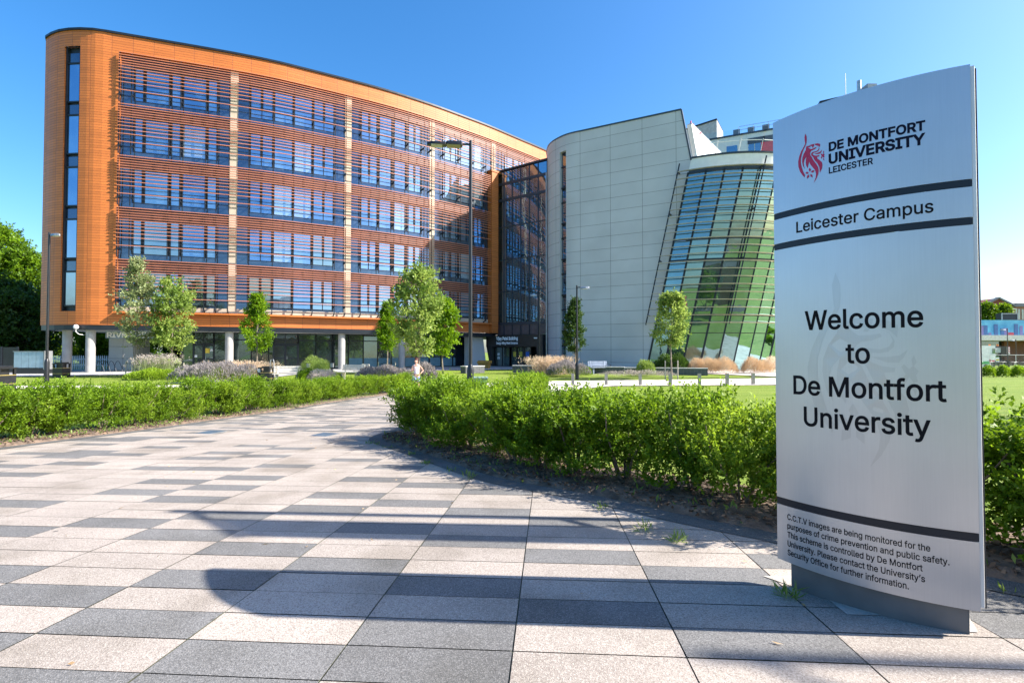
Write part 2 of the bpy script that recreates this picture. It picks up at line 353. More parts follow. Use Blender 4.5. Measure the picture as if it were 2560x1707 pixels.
def gz_arr(x, y):
    x = np.asarray(x, float); y = np.asarray(y, float)
    a = np.interp(y, [-10, 5, 10, 20, 27, 36, 60, 2000], [.96, .27, .10, -.07, -.19, .04, .06, .06])
    b = np.interp(y, [-10, 5, 10, 20, 27, 48, 2000], [.96, .27, .10, -.07, -.22, -.72, -.75])
    t = np.clip((x - 24) / 12, 0, 1); t = t * t * (3 - 2 * t); lz = a * (1 - t) + b * t
    d = poly_dist(x, y); k = np.clip((d - 1.0) / 3.0, 0, 1); k = k * k * (3 - 2 * k)
    return pz(y) * (1 - k) + lz * k
def gz(x, y): return float(gz_arr(np.array([x]), np.array([y]))[0])
def G(x, y, dz=0): return Vector((x, y, gz(x, y) + dz))
def at(px, Y): return (px - 1280) / 1280 * Y          # photo column -> X at depth Y

xs = np.array([-2500, -900, -400, -200, -140, -100, -80, -65] + list(np.arange(-55, 55.1, .55)) + [60, 70, 85, 100, 130, 180, 300, 600, 1200, 2500.])
ys = np.array([-1500, -500, -200, -80, -40, -20] + list(np.arange(-12, 60.1, .45)) + [65, 72, 80, 95, 120, 160, 220, 320, 500, 900, 1800, 3500.])
XX, YY = np.meshgrid(xs, ys); ZZ = gz_arr(XX, YY); DD = poly_dist(XX, YY); ZZ = np.where(DD < -.15, ZZ - .09, ZZ)
me = bpy.data.meshes.new('ground'); nx, ny = len(xs), len(ys)
idx = np.arange(nx * ny).reshape(ny, nx)
fc = np.stack([idx[:-1, :-1], idx[:-1, 1:], idx[1:, 1:], idx[1:, :-1]], -1).reshape(-1, 4)
me.from_pydata(np.stack([XX, YY, ZZ], -1).reshape(-1, 3).tolist(), [], fc.tolist()); me.materials.append(m_grass)
me.polygons.foreach_set('use_smooth', [True] * len(me.polygons)); me.update()
og = bpy.data.objects.new('ground', me); col.objects.link(og); tag(og, kind='structure')

# path slabs, laid as separate faces with joints
AX = np.array([.0686, .99764]); BX = np.array([.99764, -.0686]); ORG = np.array([.003, 1.985]); SW, SD = .652, .2335
DARK_PTS = [(1149,1467),(1468,1531),(1765,1458),(1127,1577),(1850,1611),(1183,1352),(1446,1388),(1255,1283),(1404,1312),(1914,1403),(1042,1318),(631,1440),(140,1478),(304,1548),(585,1637),(47,1421),(9,1585),(860,1404),(641,1361),(435,1326),(959,1701),(271,1302),(601,1194),(399,1201),(514,1221),(339,1232),(416,1253),(504,1167),(351,1172),(666,1162),(450,1145.5),(618,1142),(365,1133),(519,1130),(315,1123),(429,1120),(606,1111.5),(674,1121),(382,1105),(519,1102),(487,1282),(868,1233.6),(936,1193),(817,1266),(972,1253),(36,1262),(83,1189),(30,1172),(223,1156),(134,1143),(68,1131),(193,1113),(271,1122.6),(924,1151),(993.5,1164),(959.5,1194),(1082,1212),(934,1235.6),(1031,1255),(1223,1230),(1206,1277),(910,1269),(60,1314),(752,1069),(770,1050),(831,1040)]
TH = R(1.231)
def px_path(x, y):
    u = (x - 1280) / 1280; v = -(y - 853.5) / 1280; c, s = math.cos(TH), math.sin(TH)
    d = (u, c - v * s, s + v * c); t = (.5 - EYE) / (d[2] + .046 * d[1]); return np.array([t * d[0], t * d[1]])
def cell(p):
    q = np.asarray(p) - ORG; return int(math.floor(q @ BX / SW)), int(math.floor(q @ AX / SD))
dark = {cell(px_path(*p)) for p in DARK_PTS}
rowknown = max(r for _, r in dark)
Q = []; QM = []; QR = []
for c in range(-15, 8):
    for r in range(-24, 112):
        ctr = ORG + BX * SW * (c + .5) + AX * SD * (r + .5)
        if poly_dist(np.array([ctr[0]]), np.array([ctr[1]]))[0] > .42: continue
        h = random.random()
        if r > 30 or r < -1 or c < -9 or c > 2: dk = (h < .36)
        else: dk = (c, r) in dark
        def qd(g, dz):
            o = []
            for a_, b_ in ((0, 0), (1, 0), (1, 1), (0, 1)):
                p = ORG + BX * (SW * (c + a_) + (g if a_ == 0 else -g)) + AX * (SD * (r + b_) + (g if b_ == 0 else -g)); o.append((p[0], p[1], float(pz(p[1])) + dz))
            return o
        Q.append(qd(.0030, random.uniform(-.0008, .0008))); QM.append(1 if dk else 0); QR.append(random.random())
        Q.append(qd(0, -.006)); QM.append(2); QR.append(.5)
tag(np_quads('path', np.array(Q), [m_slabl, m_slabd, m_joint], QM, QR), kind='structure')

def resample(pts, step):
    P = [np.array(p, float) for p in pts]; out = [P[0]]
    Ps = [P[0]] + P + [P[-1]]
    for i in range(1, len(P)):
        a, b, c, d = Ps[i - 1], Ps[i], Ps[i + 1], Ps[i + 2]; n = max(1, int(np.linalg.norm(c - b) / step))
        for k in range(1, n + 1):
            t = k / n; out.append(.5 * ((2 * b) + (-a + c) * t + (2 * a - 5 * b + 4 * c - d) * t * t + (-a + 3 * b - 3 * c + d) * t ** 3))
    return out
def edge_strip(name, pts, offs, zf, mat, step=.25, kind='structure', rnd=True):
    """strip along an edge; offs to the left of travel"""
    P = resample(pts, step); V = []
    rows = []
    for i, p in enumerate(P):
        t = P[min(i + 1, len(P) - 1)] - P[max(i - 1, 0)]; t = t / np.linalg.norm(t); n = np.array([-t[1], t[0]])
        rows.append([np.array([*(p + n * o), 0]) for o in offs])
    for r in rows:
        for j, q in enumerate(r): q[2] = zf(q[0], q[1], j)
    for a, b in zip(rows, rows[1:]):
        for j in range(len(offs) - 1): V.append([a[j], a[j + 1], b[j + 1], b[j]])
    return tag(np_quads(name, np.array(V), mat), kind=kind)
zpath = lambda x, y, j: float(pz(y)) + .005
edge_strip('path_border', LEFT_EDGE, [-.20, 0], zpath, m_border)
edge_strip('path_border', RIGHT_EDGE, [0, .22], zpath, m_border)
def zbed(n):
    def f(x, y, j):
        e = min(j, n - 1 - j)
        return float(pz(y)) * 1.0 + (.0 if e == 0 else .035 + .025 * random.random())
    return f
o1 = [0, .06, .15, .28, .42, .58, .75, .95, 1.15, 1.3]
edge_strip('soil_bed', LEFT_EDGE, o1, zbed(len(o1)), m_soil, .16)
edge_strip('soil_bed', RIGHT_EDGE, [-v for v in o1], zbed(len(o1)), m_soil, .16)
# bark mulch lying on the beds
def scatter_bed(pts, sgn, n, ymin, ymax, near=1.5):
    P = np.array([p for p in resample(pts, .05) if ymin < p[1] < ymax]); i = rng.integers(1, len(P) - 1, n)
    t = unit(P[np.minimum(i + 1, len(P) - 1)] - P[i - 1]); nrm = np.stack([-t[:, 1], t[:, 0]], -1) * sgn
    o = rng.random(n) ** 1.2 * 1.2 + .02
    q = P[i] + nrm * o[:, None]; return np.stack([q[:, 0], q[:, 1], pz(q[:, 1]) + .03 + .03 * rng.random(n)], -1)
pc = np.concatenate([scatter_bed(LEFT_EDGE, 1, 5000, 6.5, 14), scatter_bed(RIGHT_EDGE, -1, 9000, 1.5, 9.2)])
dd = rng.normal(size=pc.shape); dd[:, 2] *= .25
tag(np_quads('bark_mulch', leaves(pc, dd, .02 + .045 * rng.random(len(pc)), .012 + .016 * rng.random(len(pc)), .1), m_chip),
    'brown bark mulch scattered over the soil beds under the hedges', 'mulch', kind='stuff')

# pale cross path, apron paving and far road as sheets just above the lawn
def sheet(name, poly, mat, dz, step=.8):
    poly = np.array(poly, float); x0, y0 = poly.min(0); x1, y1 = poly.max(0); V = []
    # rows between two long chains: first half forward, second half back
    n = len(poly) // 2; A = resample(poly[:n], step); B = resample(poly[n:][::-1], step); m = max(len(A), len(B)); K = 6
    ia = np.linspace(0, len(A) - 1, m); ib = np.linspace(0, len(B) - 1, m); A = np.array(A); B = np.array(B)
    A = np.stack([np.interp(ia, range(len(A)), A[:, k]) for k in (0, 1)], -1); B = np.stack([np.interp(ib, range(len(B)), B[:, k]) for k in (0, 1)], -1)
    g = np.stack([A + (B - A) * k / K for k in range(K + 1)], 0); z = gz_arr(g[..., 0], g[..., 1]) + dz; g = np.concatenate([g, z[..., None]], -1)
    V = np.stack([g[:-1, :-1], g[:-1, 1:], g[1:, 1:], g[1:, :-1]], -2).reshape(-1, 4, 3)
    return tag(np_quads(name, V, mat), kind='structure')
sheet('footpath', [(-34, 22.2), (-20, 23.6), (-8, 24.6), (1, 25.6), (10, 26.6), (17, 27.6), (21, 28.4), (21, 33), (17, 32), (10, 30.6), (1, 29.4), (-8, 28), (-20, 26.6), (-34, 25.4)], m_pale, .035)
sheet('pavement', [(-50, 33), (-34, 33.2), (-28, 34.2), (-22, 36), (-14, 38.5), (-6, 42.5), (4, 46.2), (4, 60), (-6, 58), (-14, 52), (-22, 47), (-28, 45), (-34, 44), (-50, 44)], m_apron, .03)
sheet('terrace', [(12.5, 36.5), (17, 33), (22, 30.5), (26, 32), (28, 46), (24, 44), (17, 44.5), (12.5, 46.5)], m_pale, .05)
sheet('footpath', [(-19, 28), (-17.5, 31), (-17, 33), (-16.5, 36.5), (-14.5, 37.5), (-15, 33), (-15.5, 31), (-16.5, 27.6)], m_apron, .04)

def part(mb, name, mats, root, parent=None, smooth=False, label=None):
    o = mb.build(name, mats, None, smooth); rel(o, root); o.parent = parent or root
    if label: o['label'] = label
    return o

# ---------------------------------------------------------------- lettering
FONT = None
try:
    FONT = bpy.data.fonts.load(os.path.join(bpy.utils.system_resource('DATAFILES'), 'fonts', 'Inter.woff2'))
except Exception:
    FONT = None
def text_tris(s, bold=0.0, spacing=1.0):
    """glyph outlines filled by the non-zero winding rule (glyphs may overlap themselves)"""
    cu = bpy.data.curves.new('t', 'FONT'); cu.body = s; cu.size = 1; cu.space_character = spacing
    if FONT: cu.font = FONT
    o = bpy.data.objects.new('t', cu); col.objects.link(o); bpy.context.view_layer.update()
    c2 = o.to_curve(bpy.context.evaluated_depsgraph_get()); V = []; loops = []
    for sp in c2.splines:
        bp = sp.bezier_points; lp = []
        for i in range(len(bp)):
            p0, p1, p2, p3 = (np.array(v[:2]) for v in (bp[i].co, bp[i].handle_right, bp[(i + 1) % len(bp)].handle_left, bp[(i + 1) % len(bp)].co))
            st = abs(np.cross(p1 - p0, p3 - p0)) < 1e-6 and abs(np.cross(p2 - p0, p3 - p0)) < 1e-6
            for k in range(1 if st else 5):
                t = k / 5; lp.append(p0 * (1 - t) ** 3 + 3 * p1 * t * (1 - t) ** 2 + 3 * p2 * t * t * (1 - t) + p3 * t ** 3)
        lp = [p for i, p in enumerate(lp) if np.linalg.norm(p - lp[i - 1]) > 1e-5]
        if len(lp) > 2: loops.append(np.array(lp))
    o.to_curve_clear(); bpy.data.objects.remove(o); bpy.data.curves.remove(cu)
    if bold:
        big = max(loops, key=lambda l: np.ptp(l, axis=0).prod()); ar = (big[:, 0] * np.roll(big[:, 1], -1) - np.roll(big[:, 0], -1) * big[:, 1]).sum(); sg = 1 if ar > 0 else -1
        nl = []
        for l in loops:
            d1 = unit(l - np.roll(l, 1, 0)); d2 = unit(np.roll(l, -1, 0) - l); n1 = np.stack([d1[:, 1], -d1[:, 0]], -1); n2 = np.stack([d2[:, 1], -d2[:, 0]], -1)
            m = unit(n1 + n2); k = np.clip((m * n1).sum(-1, keepdims=True), .5, 1); nl.append(l + sg * bold * m / k)
        loops = nl
    V = np.concatenate(loops); k = 0; idx = []
    for l in loops: idx.append(list(range(k, k + len(l)))); k += len(l)
    loops = idx
    bb = [(V[l].min(0), V[l].max(0)) for l in loops]; grp = list(range(len(loops)))
    for i in range(len(loops)):                   # outlines whose boxes touch are one glyph
        for j in range(i):
            if bb[i][0][0] <= bb[j][1][0] and bb[j][0][0] <= bb[i][1][0]:
                gi, gj = grp[i], grp[j]; grp = [gj if g == gi else g for g in grp]
    out = []
    for g in set(grp):
        ls = [V[loops[i]] for i in range(len(loops)) if grp[i] == g]; vv = []; ee = []
        for l in ls:
            k = len(vv); vv += [Vector(p) for p in l]; ee += [(k + i, k + (i + 1) % len(l)) for i in range(len(l))]
        r = delaunay_2d_cdt(vv, ee, [], 0, 1e-6)
        for f in r[2]:
            t = [r[0][i] for i in f]; c = np.array([sum(p.x for p in t) / 3, sum(p.y for p in t) / 3]); w = 0
            for l in ls:
                A = l - c; B = np.roll(A, -1, 0); cr = A[:, 0] * B[:, 1] - A[:, 1] * B[:, 0]
                w += int(((A[:, 1] <= 0) & (B[:, 1] > 0) & (cr > 0)).sum()) - int(((A[:, 1] > 0) & (B[:, 1] <= 0) & (cr < 0)).sum())
            if w: out.append([(p.x, p.y) for p in t])
    return out
def cap_h(bold):
    return max(y for t in text_tris('H', bold) for _, y in t)
def fit_text(s, u0, u1, zb, cap, bold=0.0, spacing=1.0):
    tr = text_tris(s, bold, spacing); xs_ = [p[0] for t in tr for p in t]; a, b = min(xs_), max(xs_); k = cap / cap_h(bold)
    return [[(u0 + (x - a) / (b - a) * (u1 - u0), zb + y * k) for x, y in t] for t in tr]

# ---------------------------------------------------------------- the welcome sign
SL = np.array([1.343, 2.612]); SR = np.array([1.877, 2.073]); SWD = np.linalg.norm(SR - SL); ST = (SR - SL) / SWD; SN = np.array([ST[1], -ST[0]])
if SN[1] > 0: SN = -SN
SAG = .073; RAD = SWD ** 2 / (8 * SAG) + SAG / 2; SMID = (SL + SR) / 2; SC = SMID + SN * (SAG - RAD); HALF = RAD * math.asin(SWD / 2 / RAD)
TH_S = .034                                             # thickness of the edge channel between the two faces
def arc(u, z, off=0.0, back=False):
    a = u / RAD; p = SC + (RAD + off) * (SN * math.cos(a) + ST * math.sin(a))
    if back:
        q = p - SMID; d = q @ SN; p = p - SN * (2 * d) - SN * TH_S
    return Vector((p[0], p[1], z))
sb = SMID - SN * TH_S / 2
sign = empty('welcome_sign', (sb[0], sb[1], gz(*sb)), 'tall curved aluminium welcome sign standing at the corner of the paved path', 'sign')
def arc_sheet(mb, u0, u1, z0, z1, off, back=False, mi=0, th=.005, n=None):
    n = n or max(2, int((u1 - u0) / .03))
    us = np.linspace(u0, u1, n + 1)
    for a, b in zip(us, us[1:]):
        for o, fl in ((off, 0), (off - th, 1)):
            q = [arc(a, z0, o, back), arc(b, z0, o, back), arc(b, z1, o, back), arc(a, z1, o, back)]
            mb.face(q[::-1] if fl else q, mi)
        for z in (z0, z1): mb.face([arc(a, z, off, back), arc(b, z, off, back), arc(b, z, off - th, back), arc(a, z, off - th, back)], mi)
    for u in (u0, u1): mb.face([arc(u, z0, off, back), arc(u, z1, off, back), arc(u, z1, off - th, back), arc(u, z0, off - th, back)], mi)
    return mb
for bk, nm in ((False, 'front_panel'), (True, 'back_panel')):
    for z0, z1 in ((.513, .788), (.824, 2.070), (2.102, 2.226), (2.258, 2.730)):
        mb = MB(); arc_sheet(mb, -HALF, HALF, z0, z1, 0, bk); part(mb, nm, m_brushed, sign)
    for z0, z1 in ((.790, .822), (2.072, 2.100), (2.228, 2.256)):
        mb = MB(); arc_sheet(mb, -HALF, HALF, z0, z1, -.0015, bk); part(mb, 'stripe', m_stripe, sign)
for p, s_ in ((SL, 1), (SR, -1)):
    c = p - SN * TH_S / 2 + ST * s_ * (.012 if s_ > 0 else -.002)
    mb = MB(); mb.box((c[0], c[1], (.53 + 2.722) / 2), (.02, TH_S - .006, 2.722 - .53), rz=math.atan2(ST[1], ST[0])); part(mb, 'edge_channel', m_edge, sign)
c = SR - SN * (TH_S + .004) + ST * .0125; mb = MB(); mb.box((c[0], c[1], 1.62), (.008, .012, 2.2), rz=math.atan2(ST[1], ST[0])); part(mb, 'edge_trim', m_dark, sign)
mb = MB(); us = np.linspace(-.335, .362, 20)
fr = [arc(u, 0, -.03) for u in us]; bk = [arc(u, 0, -.03, True) for u in us][::-1]
bot = [Vector((p.x, p.y, gz(p.x, p.y) - .03)) for p in fr + bk]; top = [Vector((p.x, p.y, .56)) for p in fr + bk]
for i in range(len(bot)):
    j = (i + 1) % len(bot); mb.face([bot[i], bot[j], top[j], top[i]])
part(mb, 'plinth', m_plinth, sign)
mb = MB(); capf = [arc(u, 2.70, -.006) for u in np.linspace(-HALF + .01, HALF - .01, 20)]; capb = [arc(u, 2.70, -.006, True) for u in np.linspace(-HALF + .01, HALF - .01, 20)][::-1]
mb.face(capf + capb); part(mb, 'top_cap', m_grey, sign)
def arc_text(s, u0, u1, zb, cap, mat, bold=0.0, spacing=1.0, slope=0.0):
    mb = MB()
    for t in fit_text(s, u0, u1, zb, cap, bold, spacing): mb.face([arc(u, z + slope * u, .0012) for u, z in t])
    return part(mb, 'lettering', mat, sign)
arc_text('DE MONTFORT', -.114, .240, 2.490, .0405, m_inkn, .032)
arc_text('UNIVERSITY', -.115, .240, 2.430, .047, m_inkn, .032)
arc_text('LEICESTER', -.115, .058, 2.385, .0285, m_inkn, .022)
arc_text('Leicester Campus', -.267, .262, 2.137, .053, m_ink, .012)
arc_text('Welcome', -.231, .222, 1.659, .090, m_ink, .014)
arc_text('to', -.057, .036, 1.503, .090, m_ink, .014)
arc_text('De Montfort', -.291, .294, 1.348, .090, m_ink, .014)
arc_text('University', -.241, .241, 1.200, .090, m_ink, .014)
for s, u1, zb in (('C.C.T.V images are being monitored for the', .232, .724), ('purposes of crime prevention and public safety.', .293, .6805), ('This scheme is controlled by De Montfort', .206, .637), ('University. Please contact the University\u2019s', .213, .5935), ('Security Office for further information.', .159, .550)):
    arc_text(s, -.331, u1, zb, .0275, m_ink, .012)
LION = [[[-25,126],[-30,109],[-29,90],[-27,78],[-33,66],[-47,46],[-57,23],[-62,0],[-61,-25],[-54,-51],[-42,-73],[-31,-87],[-29,-75],[-37,-56],[-44,-33],[-48,-11],[-48,10],[-42,33],[-33,54],[-24,70],[-20,79],[-19,93],[-19,109]],[[-20,63],[-23,59],[-25,45],[-35,30],[-42,11],[-43,-6],[-39,-29],[-29,-47],[-33,-30],[-34,-15],[-31,-1],[-21,13],[-25,-3],[-26,-18],[-23,-34],[-15,-48],[-14,-36],[-9,-17],[-4,-33],[7,-50],[17,-66],[21,-85],[19,-102],[10,-126],[23,-109],[31,-91],[34,-74],[32,-56],[23,-36],[10,-14],[4,1],[-3,14],[-4,26],[3,33],[14,34],[25,39],[23,44],[11,42],[0,42],[-7,48],[-14,54],[-3,51],[-1,54],[-8,60]],[[-11,62],[0,63],[16,62],[14,53],[10,46],[5,46],[7,51],[-1,57]],[[19,61],[31,59],[41,53],[40,38],[33,46],[21,53],[18,57]],[[26,48],[32,44],[35,34],[31,27],[23,24],[8,26],[0,21],[0,11],[8,0],[16,-19],[28,-37],[36,-57],[38,-84],[48,-68],[51,-50],[48,-35],[38,-23],[28,-11],[27,-6],[37,-5],[38,1],[24,3],[13,8],[8,14],[10,19],[22,18],[31,20],[37,26],[38,34],[33,44]],[[50,23],[42,16],[30,14],[13,14],[30,7],[41,7],[46,13]],[[56,17],[59,7],[56,3],[61,-3],[58,-8],[60,-16],[55,-18],[59,-26],[57,-33],[53,-24],[54,-16],[51,-11],[46,-21],[43,-13],[47,-7],[43,2],[46,6],[51,0],[54,3],[53,11]],[[-7,-67],[-1,-58],[-7,-46],[-12,-55]],[[-2,-71],[9,-75],[15,-66],[4,-63]],[[-4,-77],[-4,-89],[5,-97],[5,-85]],[[-10,-77],[-20,-82],[-21,-96],[-10,-91]],[[-11,-71],[-19,-62],[-28,-65],[-20,-74]]]
def emblem(cu, cz, k, mat, off):
    mb = MB()
    for q in LION:
        if len(q) > 15:                                # narrow the large pieces so that the gaps between them read
            l = np.array(q, float); ar = (l[:, 0] * np.roll(l[:, 1], -1) - np.roll(l[:, 0], -1) * l[:, 1]).sum(); d1 = unit(l - np.roll(l, 1, 0)); d2 = unit(np.roll(l, -1, 0) - l)
            m_ = unit(np.stack([d1[:, 1] + d2[:, 1], -d1[:, 0] - d2[:, 0]], -1)); q = (l - np.sign(ar) * .6 * m_).tolist()
        bm = bmesh.new(); vsx = [bm.verts.new((x, z, 0)) for x, z in q]; bm.faces.new(vsx).normal_update(); bmesh.ops.triangulate(bm, faces=bm.faces)
        for f in bm.faces: mb.face([arc(cu + v.co.x * k * .001, cz + v.co.y * k * .001, off) for v in f.verts])
        bm.free()
    return part(mb, 'emblem', mat, sign)
emblem(-.192, 2.484, 1.0, m_red, .0012)
emblem(-.006, 1.482, 3.49, m_ghost, .0006)

# ---------------------------------------------------------------- orange building: a curved facade
FAC = [(-33.8, 50), (-35.6, 44), (-36.2, 41), (-36.13, 39.22), (-35.18, 38.47), (-33.97, 37.96), (-32.57, 37.74), (-31.13, 37.83), (-29.85, 38.25), (-24.7, 40.03), (-21.81, 41.1), (-19.48, 42.12), (-17.35, 43.29), (-15.08, 44.56), (-12.71, 45.96), (-10.49, 47.43), (-7.67, 49.56), (-5.25, 51.63), (-2.64, 53.95), (.22, 56.84), (4.23, 60.96), (7.5, 65)]
FP = np.array(resample(FAC, .12)); FS = np.concatenate([[0], np.cumsum(np.linalg.norm(np.diff(FP, axis=0), axis=1))]); SEND = FS[-1]
def fac(s, off=0., z=0.):
    s = min(max(s, 0), SEND); p = np.array([np.interp(s, FS, FP[:, 0]), np.interp(s, FS, FP[:, 1])]); a, b = max(s - .3, 0), min(s + .3, SEND)
    t = np.array([np.interp(b, FS, FP[:, 0]) - np.interp(a, FS, FP[:, 0]), np.interp(b, FS, FP[:, 1]) - np.interp(a, FS, FP[:, 1])]); t /= np.linalg.norm(t)
    n = np.array([t[1], -t[0]]); q = p + n * off; return Vector((q[0], q[1], z))
def s_px(px, z=12.):
    q = [(abs((x / (y * math.cos(TH) + (z - EYE) * math.sin(TH))) - (px - 1280) / 1280), s) for s, (x, y) in zip(FS, FP) if s > 10]
    return min(q)[1]
def strip(mb, s0, s1, z0, z1, off=0., mi=0, step=.5):
    n = max(1, int(abs(s1 - s0) / step)); ss = np.linspace(s0, s1, n + 1)
    for a, b in zip(ss, ss[1:]): mb.face([fac(a, off, z0), fac(b, off, z0), fac(b, off, z1), fac(a, off, z1)], mi, [(a, z0), (b, z0), (b, z1), (a, z1)])
def bar(mb, s0, s1, z0, z1, o0, o1, mi=0, step=.9):
    """solid curved bar between offsets o0 < o1"""
    n = max(1, int(abs(s1 - s0) / step)); ss = np.linspace(s0, s1, n + 1)
    for a, b in zip(ss, ss[1:]):
        mb.face([fac(a, o1, z0), fac(b, o1, z0), fac(b, o1, z1), fac(a, o1, z1)], mi, [(a, z0), (b, z0), (b, z1), (a, z1)])
        mb.face([fac(a, o0, z1), fac(a, o1, z1), fac(b, o1, z1), fac(b, o0, z1)], mi, [(a, 0), (a, .1), (b, .1), (b, 0)])
        mb.face([fac(a, o0, z0), fac(b, o0, z0), fac(b, o1, z0), fac(a, o1, z0)], mi, [(a, 0), (b, 0), (b, .1), (a, .1)])
        mb.face([fac(b, o0, z0), fac(a, o0, z0), fac(a, o0, z1), fac(b, o0, z1)], mi, [(b, z0), (a, z0), (a, z1), (b, z1)])
    for s in (s0, s1): mb.face([fac(s, o0, z0), fac(s, o1, z0), fac(s, o1, z1), fac(s, o0, z1)], mi, [(0, z0), (.1, z0), (.1, z1), (0, z1)])
ob_root = empty('orange_building', (-20, 46, 0), 'long curved orange terracotta building with rows of horizontal louvres on pale columns', 'building')
Z0, Z1, ZT = 3.60, 25.60, 24.22
sL = s_px(293); sJ = s_px(1224.5); sJ2 = s_px(1240); sA, sB = s_px(154), s_px(193); sE = SEND
mb = MB()
strip(mb, 0, sA, Z0, Z1); strip(mb, sA, sB, Z0, 4.6); strip(mb, sA, sB, 24.42, Z1); strip(mb, sB, sL, Z0, Z1)
strip(mb, sL, sE, ZT + .12, Z1); strip(mb, sL, sJ, Z0, 4.62)
mb.face([fac(sL, 0, 4.62), fac(sL, -.42, 4.62), fac(sL, -.42, ZT + .12), fac(sL, 0, ZT + .12)], 0, [(0, 4.6), (.4, 4.6), (.4, 24), (0, 24)])
n = 60
for a, b in zip(np.linspace(sL, sE, n + 1), np.linspace(sL, sE, n + 1)[1:]): mb.face([fac(a, 0, ZT + .12), fac(b, 0, ZT + .12), fac(b, -.42, ZT + .12), fac(a, -.42, ZT + .12)], 0, [(a, 0), (b, 0), (b, .4), (a, .4)])
for s in (sA, sB): mb.face([fac(s, 0, 4.6), fac(s, -.3, 4.6), fac(s, -.3, 24.42), fac(s, 0, 24.42)], 0, [(0, 4.6), (.3, 4.6), (.3, 24.4), (0, 24.4)])
bar(mb, sJ, sJ2, Z0, 20.75, -.6, .40, step=.3)
bar(mb, sJ - .1, sJ2 + 1.5, 20.76, 20.95, -.6, .46)
bar(mb, sL, sJ, 4.50, 4.64, .01, .42)
wall = part(mb, 'wall', m_orange, ob_root)
mb = MB(); bar(mb, 0, sE, Z1, Z1 + .16, -.35, .10); part(mb, 'coping', m_dark, ob_root)
mb = MB(); bar(mb, 0, sJ2, 3.22, Z0 - .005, -.5, -.02); part(mb, 'fascia_band', m_dark, ob_root)
# core: roof, back, soffit
def back(s, z):
    p = fac(s, 0, z); k = min(1, s / 6.0); return Vector((p.x + 1.0 + 1.5 * k, p.y + .8 + 15 * k, z))
mb = MB()
ss = np.linspace(0, sE, 60)
for a, b in zip(ss, ss[1:]):
    mb.face([fac(a, -.3, Z1 - .1), fac(b, -.3, Z1 - .1), back(b, Z1 - .1), back(a, Z1 - .1)], 0)
    mb.face([back(b, 3.3), back(a, 3.3), back(a, Z1 - .1), back(b, Z1 - .1)], 0)
part(mb, 'core', m_offwhite, ob_root)
mb = MB()
for a, b in zip(ss, ss[1:]): mb.face([fac(a, -.45, 3.24), back(a, 3.24), back(b, 3.24), fac(b, -.45, 3.24)], 0)
part(mb, 'soffit', m_soffit, ob_root)
# slot window on the rounded end
mb = MB(); strip(mb, sA, sB, 4.6, 24.42, -.3); bar(mb, sA, sA + .13, 4.6, 24.42, -.3, -.1); bar(mb, sB - .13, sB, 4.6, 24.42, -.3, -.1)
part(mb, 'slot_frame', m_dark, ob_root)
FL = [24.20 - 3.915 * k for k in range(6)]
for k in range(5):
    zt = FL[k]
    z0 = zt - 3.9 + (.32 if k == 4 else -.05)
    mb = MB(); bar(mb, sA + .16, sB - .16, z0 + .12, zt - 1.05, -.29, -.22); f = part(mb, 'slot_window', m_glass, ob_root)
    mb = MB(); bar(mb, sA + .13, sB - .13, zt - 1.04, zt - .92, -.29, -.16); bar(mb, sA + .13, sB - .13, z0, z0 + .11, -.29, -.16); part(mb, 'frame', m_dark, ob_root, f)
    mb = MB(); bar(mb, sA + .16, sB - .16, zt - .9, zt - .2, -.29, -.24); part(mb, 'slot_panel', m_darkpanel, ob_root)
# bays
cols_s = [s_px(582), s_px(871), s_px(1084), s_px(1237)]
bays = [(sL, cols_s[0] - .28, 0), (cols_s[0] + .28, cols_s[1] - .28, 1), (cols_s[1] + .28, cols_s[2] - .28, 1), (cols_s[2] + .28, sJ, 2), (cols_s[3] + .3, sE - .2, 3)]
PAT = {0: [('d', .92), ('w', .8), ('w', 1.9), ('w', .85), ('w', 1.9), ('w', .85), ('d', .95)],
       1: [('d', .85), ('p', 1.8), ('w', 1.55), ('w', 1.55), ('p', 1.8), ('d', .9)],
       2: [('d', .85), ('p', 1.8), ('w', 1.55), ('w', 1.5), ('d', .6)],
       3: [('d', .85), ('p', 1.8), ('w', 1.55), ('w', 1.55), ('p', 1.8), ('d', .9)]}
for s in cols_s[:3]:
    mb = MB(); bar(mb, s - .28, s + .28, 4.64, ZT + .1, -.5, -.22, step=.6); part(mb, 'pier', m_pier, ob_root)
mb = MB(); bar(mb, cols_s[3] - .28, cols_s[3] + .28, 20.96, ZT + .1, -.5, -.22, step=.6); part(mb, 'pier', m_pier, ob_root)
SLATS = [0, .19, .38, .57, .76, .95, 1.16, 1.40, 1.66, 1.94, 2.26, 2.86]
